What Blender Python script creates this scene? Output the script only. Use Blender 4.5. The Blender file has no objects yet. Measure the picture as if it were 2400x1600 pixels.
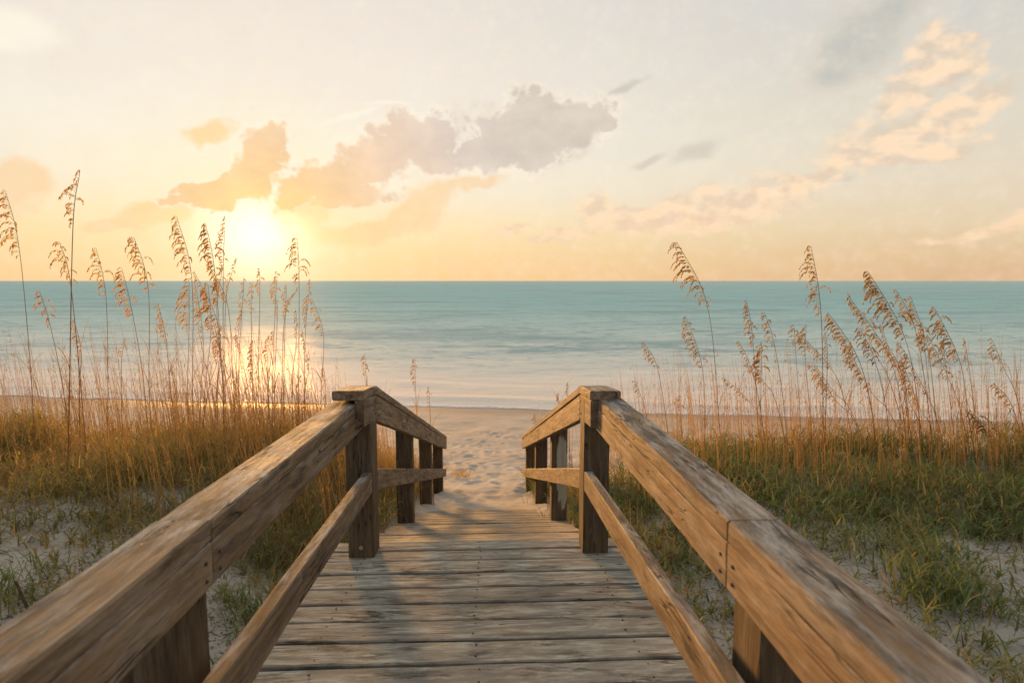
import bpy, bmesh, math, random
import numpy as np
from mathutils import Vector, Matrix

random.seed(7)
rng = np.random.default_rng(7)
scene = bpy.context.scene
COL = scene.collection
CZ = 5.0                                   # height of the camera above the sea (m); all z below are given relative to the camera
SUN_AZ, SUN_EL = math.radians(-20.1), math.radians(3.1)

# ------------------------------------------------------------------ camera
cam_data = bpy.data.cameras.new("camera")
cam_data.sensor_width = 36.0
cam_data.lens = 36.0 * 1400.0 / 2400.0
cam_data.clip_start, cam_data.clip_end = 0.05, 60000.0
cam = bpy.data.objects.new("camera", cam_data)
COL.objects.link(cam)
PITCH, YAW = math.atan(142 / 1400), math.atan(59 / 1400)
cam.location = (0, 0, CZ)
cam.rotation_euler = (math.pi / 2 - PITCH, 0, -YAW)
cam_data.dof.use_dof = True
cam_data.dof.focus_distance = 3.2
cam_data.dof.aperture_fstop = 4.0
scene.camera = cam

# ------------------------------------------------------------------ view
scene.render.engine = 'CYCLES'
scene.view_settings.view_transform = 'Standard'
scene.view_settings.look = 'None'
scene.view_settings.gamma = 1.0
scene.view_settings.exposure = 0.82
scene.view_settings.use_curve_mapping = False
scene.cycles.max_bounces = 6
scene.cycles.transparent_max_bounces = 6
scene.cycles.use_denoising = True
scene.cycles.sample_clamp_indirect = 6.0


# ------------------------------------------------------------------ node helper
class NT:
    flat = False                               # the sky's noises live in azimuth / elevation

    def __init__(self, tree):
        self.t = tree
        self.n = tree.nodes
        self.l = tree.links

    def new(self, kind, **kw):
        n = self.n.new(kind)
        for k, v in kw.items():
            setattr(n, k, v)
        return n

    def put(self, sock, v):
        if v is None:
            return
        if isinstance(v, bpy.types.NodeSocket):
            self.l.new(v, sock)
        else:
            if hasattr(sock.default_value, '__len__') and not hasattr(v, '__len__'):
                v = (v, v, v)
            if hasattr(sock.default_value, '__len__') and len(sock.default_value) == 4 and len(v) == 3:
                v = (*v, 1.0)
            sock.default_value = v

    def math(self, op, a, b=None, c=None, clamp=False):
        n = self.new('ShaderNodeMath', operation=op, use_clamp=clamp)
        for i, v in enumerate((a, b, c)):
            self.put(n.inputs[i], v)
        return n.outputs[0]

    def vmath(self, op, a, b=None, out=0):
        n = self.new('ShaderNodeVectorMath', operation=op)
        self.put(n.inputs[0], a)
        self.put(n.inputs[1], b)
        return n.outputs[out]

    def mix(self, f, a, b, mode='MIX'):
        n = self.new('ShaderNodeMix', data_type='RGBA', blend_type=mode)
        n.clamp_factor = True
        self.put(n.inputs[0], f)
        self.put(n.inputs[6], a)
        self.put(n.inputs[7], b)
        return n.outputs[2]

    def ss(self, v, lo, hi, a=0.0, b=1.0):
        n = self.new('ShaderNodeMapRange', interpolation_type='SMOOTHSTEP')
        for i, x in enumerate((v, lo, hi, a, b)):
            self.put(n.inputs[i], x)
        return n.outputs[0]

    def lin(self, v, lo, hi, a=0.0, b=1.0):
        n = self.new('ShaderNodeMapRange')
        for i, x in enumerate((v, lo, hi, a, b)):
            self.put(n.inputs[i], x)
        return n.outputs[0]

    def ramp(self, f, stops, interp='LINEAR'):
        n = self.new('ShaderNodeValToRGB')
        cr = n.color_ramp
        cr.interpolation = interp
        while len(cr.elements) < len(stops):
            cr.elements.new(0.5)
        for e, (p, c) in zip(cr.elements, stops):
            e.position = p
            e.color = (*c, 1.0)
        self.put(n.inputs[0], f)
        return n.outputs[0]

    def noise(self, vec, scale, detail=4, rough=0.55, dist=0.0, lac=2.0):
        n = self.new('ShaderNodeTexNoise', noise_dimensions='2D' if self.flat else '3D')
        self.put(n.inputs['Vector'], vec)
        n.inputs['Scale'].default_value = scale
        n.inputs['Detail'].default_value = detail
        n.inputs['Roughness'].default_value = rough
        n.inputs['Lacunarity'].default_value = lac
        n.inputs['Distortion'].default_value = dist
        return n

    def mapping(self, vec, scale=(1, 1, 1), loc=(0, 0, 0), rot=(0, 0, 0), kind='POINT'):
        n = self.new('ShaderNodeMapping', vector_type=kind)
        self.put(n.inputs[0], vec)
        n.inputs['Location'].default_value = loc
        n.inputs['Rotation'].default_value = rot
        n.inputs['Scale'].default_value = scale
        return n.outputs[0]


def srgb(r, g, b):
    f = lambda c: c / 12.92 if c <= 0.04045 else ((c + 0.055) / 1.055) ** 2.4
    return tuple(f(x / 255.0) for x in (r, g, b))


# ------------------------------------------------------------------ sky
world = bpy.data.worlds.new("World")
scene.world = world
world.use_nodes = True
W = NT(world.node_tree)
W.n.clear()
W.flat = True
w_out = W.new('ShaderNodeOutputWorld')
tc = W.new('ShaderNodeTexCoord').outputs['Generated']
sep = W.new('ShaderNodeSeparateXYZ')
W.put(sep.inputs[0], tc)
dx, dy, dz = sep.outputs
AZ = W.math('ARCTAN2', dx, dy)
EL = W.math('ARCSINE', dz)
cmb = W.new('ShaderNodeCombineXYZ')
W.put(cmb.inputs[0], AZ)
W.put(cmb.inputs[1], EL)
P = cmb.outputs[0]
SUND = Vector((math.sin(SUN_AZ) * math.cos(SUN_EL), math.cos(SUN_AZ) * math.cos(SUN_EL), math.sin(SUN_EL)))
cs = W.vmath('DOT_PRODUCT', tc, tuple(SUND), out=1)
sang = W.math('ARCCOSINE', W.math('MINIMUM', cs, 1.0))          # angle from the sun
D2R = math.pi / 180


def elramp(stops):
    return W.ramp(W.lin(EL, 0, 90 * D2R), [(e / 90.0, srgb(*c)) for e, c in stops])


near = elramp([(0, (251, 208, 150)), (1.6, (251, 213, 156)), (4.5, (251, 225, 175)), (8, (247, 235, 210)),
               (12, (245, 238, 222)), (17, (242, 233, 221)), (26, (237, 226, 216)), (45, (222, 217, 214)), (90, (190, 198, 208))])
far = elramp([(0, (222, 182, 142)), (1.6, (224, 190, 148)), (4.5, (228, 206, 173)), (8, (228, 214, 192)),
              (12, (222, 214, 196)), (17, (212, 209, 200)), (26, (198, 204, 203)), (45, (190, 198, 204)), (90, (180, 192, 206))])
side = W.ss(sang, 12 * D2R, 66 * D2R)
sky_col = W.mix(side, near, far)
nish = W.new('ShaderNodeTexSky', sky_type='NISHITA')
nish.sun_disc = False
nish.sun_elevation = SUN_EL
nish.sun_rotation = SUN_AZ % (2 * math.pi)
nish.altitude = 0
nish.dust_density = 2.0
nish_c = W.vmath('SCALE', nish.outputs[0], None)
nish_c.node.inputs[3].default_value = 0.05                         # sky strength 0.05
nish_c = W.vmath('MINIMUM', nish_c, (0.6, 0.6, 0.6))
sky_col = W.mix(0.08, sky_col, nish_c)
# the dusk side of the sky, behind the viewer, is dimmer
dusk = elramp([(0, (160, 146, 146)), (8, (164, 154, 156)), (20, (160, 158, 166)), (45, (160, 168, 180)), (90, (180, 192, 206))])
sky_col = W.mix(W.ss(sang, 62 * D2R, 135 * D2R), sky_col, dusk)

# warm aureole round the sun behind thin cloud
glow1 = W.math('POWER', 2.718, W.math('MULTIPLY', W.math('POWER', W.math('DIVIDE', sang, 9.5 * D2R), 2), -1))
gx = W.math('DIVIDE', W.math('SUBTRACT', AZ, SUN_AZ - 0.3 * D2R), 3.8 * D2R)
gy = W.math('DIVIDE', W.math('SUBTRACT', EL, SUN_EL + 0.8 * D2R), 2.9 * D2R)
glow2 = W.math('POWER', 2.718, W.math('MULTIPLY', W.math('ADD', W.math('MULTIPLY', gx, gx), W.math('MULTIPLY', gy, gy)), -1))
sky_col = W.mix(W.math('MULTIPLY', glow1, 0.6), sky_col, srgb(255, 238, 184))

# --- clouds: soft ellipsoids in azimuth / elevation, broken up by turbulence
K = 2400 / 2352


def px(u, v):
    """azimuth / elevation seen at a place of the picture, for writing the cloud table below"""
    x, y = (u * K - 1200) / 1400, (800 - v * K) / 1400
    cp, sp = math.cos(PITCH), math.sin(PITCH)
    f, z = cp + y * sp, -sp + y * cp
    X, Y = x * math.cos(YAW) + f * math.sin(YAW), -x * math.sin(YAW) + f * math.cos(YAW)
    return math.atan2(X, Y), math.atan2(z, math.hypot(X, Y)), 1 / (1 + x * x + y * y) ** 0.75


def cloud_group(name, blobs, nscale, namp, lo, hi, seed, grow=1.35, fine=0.3, stretch=1.6, lump=0.0, lscale=40):
    acc = None
    wn = W.noise(W.mapping(P, loc=(seed, seed * 2, 0)), nscale * 0.45, 3, 0.5)
    off = W.vmath('SCALE', W.vmath('SUBTRACT', wn.outputs[1], (0.5, 0.5, 0.5)), None)
    off.node.inputs[3].default_value = 0.055
    PW = W.vmath('ADD', P, off)
    for b in blobs:
        a, e, s = px(b[0], b[1])
        sc = K / 1400 * s
        m = W.mapping(PW, loc=(a, e, 0), rot=(0, 0, math.radians(b[4])), scale=(b[2] * sc * grow, b[3] * sc * grow, 1), kind='TEXTURE')
        g = W.new('ShaderNodeTexGradient', gradient_type='SPHERICAL')
        W.put(g.inputs[0], m)
        v = g.outputs['Fac'] if 'Fac' in g.outputs else g.outputs[1]
        if len(b) > 5:
            v = W.math('MULTIPLY', v, b[5])
        acc = v if acc is None else W.math('SMOOTH_MAX', acc, v, 0.12)
    nz = W.noise(W.mapping(P, scale=(1, stretch, 1), loc=(seed, 0, 0), rot=(0, 0, 0.25)), nscale, 6, 0.58)
    fz = W.noise(W.mapping(P, scale=(1, stretch * 0.8, 1), loc=(seed + 5, 2, 0), rot=(0, 0, 0.25)), nscale * 3.1, 5, 0.62)
    nn = W.math('ADD', W.math('MULTIPLY', W.math('SUBTRACT', nz.outputs[0], 0.5), namp), W.math('MULTIPLY', W.math('SUBTRACT', fz.outputs[0], 0.5), namp * fine))
    if lump > 0:
        # cauliflower bulges
        lv = None
        for q, (ls, lw) in enumerate(((lscale, 0.6), (lscale * 2.3, 0.4))):
            vo = W.new('ShaderNodeTexVoronoi', feature='SMOOTH_F1', voronoi_dimensions='2D')
            W.put(vo.inputs['Vector'], W.vmath('ADD', P, W.vmath('MULTIPLY', off, (0.4, 0.4, 0.4))))
            vo.inputs['Scale'].default_value = ls
            vo.inputs['Smoothness'].default_value = 0.35
            t_ = W.math('MULTIPLY', W.math('SUBTRACT', 0.45, vo.outputs['Distance']), lw * lump)
            lv = t_ if lv is None else W.math('ADD', lv, t_)
        nn = W.math('ADD', nn, lv)
    d = W.math('ADD', acc, W.math('MULTIPLY', nn, W.ss(acc, 0.0, 0.22)))
    return W.ss(d, lo, hi), d, nz.outputs[0]


CL_A = [(540, 440, 115, 28, 12), (600, 392, 62, 42, 45), (636, 322, 36, 34, 0), (605, 355, 40, 45, 60), (480, 425, 80, 16, 22), (460, 455, 80, 12, 3),
        (755, 425, 105, 50, 14), (860, 365, 120, 62, 28), (955, 322, 95, 58, 15), (1005, 365, 75, 32, 10), (705, 446, 60, 32, 5), (800, 455, 100, 22, 6),
        (1225, 300, 130, 72, 5), (1180, 352, 115, 38, 0), (1320, 290, 85, 42, 20), (1120, 345, 70, 32, 5), (1395, 275, 26, 15, 25), (1240, 250, 60, 30, 5)]
CL_S = [(840, 527, 130, 22, 12), (960, 478, 110, 28, 24), (1075, 425, 70, 14, 20), (770, 540, 70, 14, 4), (690, 500, 40, 45, 0),
        (45, 410, 50, 30, 22), (5, 440, 50, 45, 0), (480, 295, 38, 17, 24), (340, 500, 60, 26, 22), (270, 522, 60, 14, 5), (400, 490, 30, 20, 0)]
CL_B = [(2070, 318, 130, 52, 12), (2170, 272, 105, 46, 24), (1990, 328, 80, 42, 20), (2255, 222, 60, 28, 28), (2130, 300, 110, 50, 15), (2110, 358, 105, 16, 4), (1905, 382, 60, 16, 18), (1860, 407, 80, 14, 6),
        (2110, 182, 85, 48, 34), (2145, 125, 60, 50, 50), (2185, 165, 60, 35, 10), (2210, 110, 46, 18, 10), (2050, 216, 50, 14, 28),
        (1560, 495, 130, 32, 5), (1640, 480, 100, 42, 10), (1725, 466, 95, 42, 10), (1450, 500, 90, 28, 6), (1385, 492, 45, 28, 10), (1290, 541, 70, 10, 3), (1160, 531, 45, 10, 12), (1810, 447, 70, 12, 14),
        (2325, 520, 70, 24, 22), (2200, 550, 110, 10, 5),
        (2700, 420, 150, 40, 12), (2900, 520, 220, 24, 4), (-260, 500, 140, 30, 10), (-420, 330, 140, 50, 20)]
CL_C = [(1965, 95, 105, 85, 50, 1.0), (2010, 50, 110, 60, 20, 1.0), (1920, 150, 75, 50, 15, 1.0), (2200, 172, 55, 18, 28, .9),
        (1612, 352, 55, 20, 22), (1500, 371, 42, 10, 8), (1440, 196, 62, 10, 24), (1935, 402, 34, 9, 6, .8), (2800, 120, 160, 70, 20)]
CL_D = [(60, 60, 110, 62, 0, .9), (10, 90, 80, 40, 0, .8), (800, 262, 110, 7, 22, .8), (880, 233, 60, 6, 4, .7), (660, 390, 22, 50, 0, .8)]
mA, dA, nA = cloud_group('A', CL_A, 30, 0.5, 0.02, 0.46, 3.0, 1.62, 0.28, lump=0.5)
mS, dS, nS = cloud_group('S', CL_S, 24, 0.7, 0.02, 0.58, 9.0, 1.85, 0.3, lump=0.3)
mB, dB, nB = cloud_group('B', CL_B, 26, 0.6, 0.02, 0.68, 17.0, 1.85, 0.3, lump=0.5, lscale=38)
mC, dC, nC = cloud_group('C', CL_C, 18, 0.55, 0.02, 0.62, 29.0, 1.75)
mD, dD, nD = cloud_group('D', CL_D, 9, 0.5, 0.05, 0.7, 41.0)

sunness = W.ss(sang, 3 * D2R, 17 * D2R, 1.0, 0.0)
coreA = W.ramp(W.lin(sang, 2 * D2R, 26 * D2R), [(0, srgb(250, 218, 140)), (0.2, srgb(248, 206, 152)), (0.45, srgb(233, 203, 174)), (0.75, srgb(216, 201, 188)), (1, srgb(210, 198, 184))])
rimA = W.mix(sunness, srgb(252, 238, 216), srgb(255, 250, 226))
puff = W.noise(W.mapping(P, scale=(1, 1.2, 1), loc=(3.02, 0.015, 0)), 60, 4, 0.6).outputs[0]
shade = W.noise(W.mapping(P, scale=(1, 1.5, 1), loc=(7, 1, 0)), 14, 3, 0.5).outputs[0]
rim_gate = W.ss(W.noise(W.mapping(P, loc=(2, 8, 0)), 13, 2, 0.5).outputs[0], 0.30, 0.52)
inA = W.math('MAXIMUM', W.ss(W.math('ADD', dA, W.math('MULTIPLY', W.math('SUBTRACT', puff, 0.5), 0.35)), 0.12, 0.50), W.math('SUBTRACT', 0.75, W.math('MULTIPLY', rim_gate, 0.75)))
modA = W.lin(W.math('ADD', W.math('MULTIPLY', shade, 0.8), W.math('MULTIPLY', puff, 0.2)), 0.32, 0.68, 0.92, 1.08)
colA = W.vmath('MULTIPLY', W.mix(inA, rimA, coreA), modA)
coreS = W.ramp(W.lin(sang, 2 * D2R, 34 * D2R), [(0, srgb(252, 224, 150)), (0.25, srgb(249, 212, 158)), (0.6, srgb(240, 210, 172)), (1, srgb(228, 205, 175))])
# peach clouds: their sun side (upper left) is brighter; a second, shifted density gives the shading
nB1 = W.noise(W.mapping(P, scale=(1, 1.6, 1), loc=(17.0, 0, 0), rot=(0, 0, 0.25)), 26, 3, 0.5)
nB2 = W.noise(W.mapping(P, scale=(1, 1.6, 1), loc=(17.0 + 0.014, -0.020, 0), rot=(0, 0, 0.25)), 26, 3, 0.5)
litB = W.lin(W.math('SUBTRACT', nB1.outputs[0], nB2.outputs[0]), -0.16, 0.12)
elB = W.ss(EL, 2 * D2R, 12 * D2R)
loB = W.mix(elB, srgb(235, 200, 168), srgb(216, 197, 175))
hiB = W.mix(elB, srgb(246, 214, 178), srgb(252, 220, 184))
colB = W.mix(litB, loB, hiB)
colC = W.mix(W.ss(dC, 0.2, 0.9), srgb(214, 206, 192), W.mix(W.ss(EL, 10 * D2R, 17 * D2R), srgb(202, 193, 180), srgb(182, 183, 176)))

sky_col = W.mix(W.math('MULTIPLY', mD, 0.65), sky_col, srgb(249, 242, 222))
sky_col = W.mix(W.math('MULTIPLY', mC, 0.7), sky_col, colC)
sky_col = W.mix(W.math('MULTIPLY', mB, 0.80), sky_col, colB)
sky_col = W.mix(W.math('MULTIPLY', mS, 0.92), sky_col, coreS)
sky_col = W.mix(W.math('MULTIPLY', mA, 0.93), sky_col, colA)
# the sun itself, burning through the gap under the cloud
veil = W.math('SUBTRACT', 1.0, W.math('MULTIPLY', mA, 0.97))
core = W.math('MULTIPLY', glow2, veil)
sky_col = W.vmath('ADD', sky_col, W.vmath('MULTIPLY', W.mix(1.0, (0, 0, 0), (0.62, 0.56, 0.46)), core))
# below the horizon the world is only ever seen past the edge of the built land
sky_col = W.mix(W.ss(EL, -0.5 * D2R, -6 * D2R), sky_col, (0.30, 0.26, 0.20))
bg = W.new('ShaderNodeBackground')
W.put(bg.inputs[0], sky_col)
bg.inputs[1].default_value = 0.62
W.l.new(bg.outputs[0], w_out.inputs[0])
world.cycles.sampling_method = 'MANUAL'
world.cycles.sample_map_resolution = 512

# ------------------------------------------------------------------ sun
sl = bpy.data.lights.new("sun", 'SUN')
sl.energy = 3.7
sl.angle = math.radians(8.0)
sl.color = (1.0, 0.48, 0.13)
sun = bpy.data.objects.new("sun", sl)
COL.objects.link(sun)
sun.rotation_euler = SUND.to_track_quat('Z', 'Y').to_euler()
sun.location = SUND * 50 + Vector((0, 0, CZ))


# ------------------------------------------------------------------ object helpers
def mesh_obj(name, verts, faces, mat, parent=None, loc=(0, 0, 0), smooth=False):
    me = bpy.data.meshes.new(name)
    me.from_pydata(verts, [], faces)
    if smooth:
        me.polygons.foreach_set('use_smooth', [True] * len(me.polygons))
    me.materials.append(mat)
    o = bpy.data.objects.new(name, me)
    COL.objects.link(o)
    o.location = loc
    if parent:
        o.parent = parent
    return o


def np_mesh(name, verts, quads, mat, tint=None, tris=None, smooth=False):
    """verts (N,3), quads (M,4) and optional tris (T,3) as numpy arrays; tint: (N,2) per-vertex data"""
    me = bpy.data.meshes.new(name)
    nq = len(quads)
    nt = 0 if tris is None else len(tris)
    me.vertices.add(len(verts))
    me.vertices.foreach_set('co', np.asarray(verts, np.float32).ravel())
    idx = quads.ravel() if nt == 0 else np.concatenate([quads.ravel(), tris.ravel()])
    me.loops.add(len(idx))
    me.loops.foreach_set('vertex_index', idx.astype(np.int32))
    me.polygons.add(nq + nt)
    starts = np.concatenate([np.arange(nq) * 4, nq * 4 + np.arange(nt) * 3]).astype(np.int32)
    tot = np.concatenate([np.full(nq, 4), np.full(nt, 3)]).astype(np.int32)
    me.polygons.foreach_set('loop_start', starts)
    me.polygons.foreach_set('loop_total', tot)
    if smooth:
        me.polygons.foreach_set('use_smooth', np.ones(nq + nt, bool))
    me.update(calc_edges=True)
    if tint is not None:
        at = me.attributes.new('blade', 'FLOAT_COLOR', 'POINT')
        c = np.zeros((len(verts), 4), np.float32)
        c[:, :tint.shape[1]] = tint
        c[:, 3] = 1
        at.data.foreach_set('color', c.ravel())
    me.materials.append(mat)
    o = bpy.data.objects.new(name, me)
    COL.objects.link(o)
    return o


def tag(o, label=None, cat=None, group=None, kind=None):
    if label:
        o['label'] = label
    if cat:
        o['category'] = cat
    if group:
        o['group'] = group
    if kind:
        o['kind'] = kind
    return o


def thing(name, label, cat, loc, group=None):
    o = bpy.data.objects.new(name, None)
    o.empty_display_size = 0.1
    COL.objects.link(o)
    o.location = loc
    return tag(o, label, cat, group)


# ------------------------------------------------------------------ value noise on arrays
def _hash(ix, iy, s):
    h = (ix.astype(np.int64) * 374761393 + iy.astype(np.int64) * 668265263 + s * 982451653) & 0xffffffff
    h = ((h ^ (h >> 13)) * 1274126177) & 0xffffffff
    return ((h ^ (h >> 16)) & 0xffff) / 65535.0


def vnoise(x, y, s=0):
    x, y = np.asarray(x, float), np.asarray(y, float)
    ix, iy = np.floor(x), np.floor(y)
    fx, fy = x - ix, y - iy
    fx, fy = fx * fx * (3 - 2 * fx), fy * fy * (3 - 2 * fy)
    a, b = _hash(ix, iy, s), _hash(ix + 1, iy, s)
    c, d = _hash(ix, iy + 1, s), _hash(ix + 1, iy + 1, s)
    return (a + (b - a) * fx) * (1 - fy) + (c + (d - c) * fx) * fy


def fbm(x, y, s=0, o=4):
    t, a, n = 0.0, 0.5, 0.0
    for i in range(o):
        t = t + a * (vnoise(x * 2 ** i, y * 2 ** i, s + i) - 0.5)
        a *= 0.5
    return t


def sstep(a, b, x):
    t = np.clip((np.asarray(x, float) - a) / (b - a), 0, 1)
    return t * t * (3 - 2 * t)


# ------------------------------------------------------------------ terrain shape (z relative to the camera)
XC = -0.04                                  # middle line of the boardwalk
SEA = -5.0


FOOT = []
_f = random.Random(12)
for _ in range(120):
    fy_ = 5.9 + 11 * _f.random() ** 1.3
    FOOT.append((XC + 0.03 * (fy_ - 6) + _f.gauss(0, 0.38 + 0.035 * (fy_ - 6)), fy_, _f.gauss(0, 0.25), _f.uniform(0.012, 0.030) * min(1.0, max(0.2, (fy_ - 5.7) / 1.2))))


def shore_y(x):
    return 23.4 - 0.17 * np.clip(x, -60, 60)


def ramp_z(y):
    return -1.87 - 0.316 * (np.asarray(y, float) - 4.5)


def deck_z(y):
    return -1.30 - 0.045 * (np.asarray(y, float) - 2.73)


def gz(x, y):
    x, y = np.asarray(x, float), np.asarray(y, float)
    ys = np.where(y > 10, 10 + (y - 10) * 13.4 / (shore_y(x) - 10), y)
    c = np.interp(ys, [-20, 2.0, 3.0, 4.5, 5.3, 6.0, 6.7, 7.5, 10, 14, 18, 23.4, 30, 60], [-1.62, -1.62, -1.66, -1.97, -2.175, -2.335, -2.54, -2.73, -3.25, -3.92, -4.45, -5.02, -5.6, -9])
    l = np.interp(ys, [-20, 0.5, 2.5, 4.0, 6.2, 7.2, 8.2, 9.4, 11, 14, 18, 23.4, 30, 60], [-1.45, -1.50, -1.44, -1.46, -1.68, -2.06, -2.52, -2.98, -3.42, -3.95, -4.46, -5.02, -5.6, -9])
    r = np.interp(ys, [-20, 0.5, 2.5, 4.0, 5.2, 6.2, 7.4, 8.8, 10.5, 14, 18, 23.4, 30, 60], [-1.50, -1.55, -1.46, -1.48, -1.60, -1.92, -2.45, -2.98, -3.36, -3.94, -4.46, -5.02, -5.6, -9])
    wl = sstep(0.72, 2.0, XC - x)
    wr = sstep(0.72, 2.0, x - XC)
    z = c + (l - c) * wl + (r - c) * wr
    dune = sstep(0.6, 1.8, np.abs(x - XC)) * (1 - sstep(8, 12, y))
    z = z + dune * (0.30 * fbm(x * 0.8, y * 0.8, 3, 3) + 0.10 * fbm(x * 3, y * 3, 5, 3))
    beach = sstep(6.0, 9, y) * (1 - sstep(18, 22, ys))
    z = z + beach * 0.12 * fbm(x * 1.3, y * 1.3, 11, 3)
    # trodden, lumpy sand on the path
    path = (1 - sstep(0.9, 2.4, np.abs(x - XC - 0.02 * (y - 6)))) * sstep(4.6, 6.5, y) * (1 - sstep(13, 19, y))
    z = z + path * (0.04 * fbm(x * 8.0, y * 6.0, 21, 3) + 0.005)
    # footprints trodden up and down the path
    near = (np.abs(x - XC) < 2.2) & (y > 5.8) & (y < 19)
    if np.any(near):
        xn, yn = x[near], y[near]
        dz = np.zeros_like(xn)
        for (fx_, fy_, fa_, fd_) in FOOT:
            m_ = (np.abs(xn - fx_) < 0.4) & (np.abs(yn - fy_) < 0.4)
            if not np.any(m_):
                continue
            ux = (xn[m_] - fx_) * math.cos(fa_) + (yn[m_] - fy_) * math.sin(fa_)
            uy = -(xn[m_] - fx_) * math.sin(fa_) + (yn[m_] - fy_) * math.cos(fa_)
            q2 = (ux / 0.075) ** 2 + (uy / 0.135) ** 2
            dz[m_] += fd_ * (-np.exp(-q2) + 0.55 * np.exp(-((np.sqrt(q2) - 1.7) / 0.45) ** 2))
        z = z.copy()
        z[near] += dz
    # drifted sand lying over the edges of the ramp boards
    z = z + 0.07 * np.exp(-((np.abs(x - XC) - 0.62) / 0.14) ** 2) * sstep(3.6, 5.0, y) * (1 - sstep(6.2, 7, y)) * (0.6 + 1.6 * fbm(x * 5, y * 5, 31, 2))
    return z


def gz1(x, y):
    return float(gz(np.array([x]), np.array([y]))[0])


# ------------------------------------------------------------------ materials
def new_mat(name):
    m = bpy.data.materials.new(name)
    m.use_nodes = True
    t = NT(m.node_tree)
    t.n.clear()
    out = t.new('ShaderNodeOutputMaterial')
    return m, t, out


def principled(t, out, base, rough=0.8, spec=0.3, normal=None):
    p = t.new('ShaderNodeBsdfPrincipled')
    t.put(p.inputs['Base Color'], base)
    t.put(p.inputs['Roughness'], rough)
    t.put(p.inputs['Specular IOR Level'], spec)
    if normal is not None:
        t.put(p.inputs['Normal'], normal)
    t.l.new(p.outputs[0], out.inputs[0])
    return p


def bump(t, h, strength, dist=0.01, normal=None):
    b = t.new('ShaderNodeBump')
    b.inputs['Strength'].default_value = strength
    b.inputs['Distance'].default_value = dist
    t.put(b.inputs['Height'], h)
    if normal is not None:
        t.put(b.inputs['Normal'], normal)
    return b.outputs[0]


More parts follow.
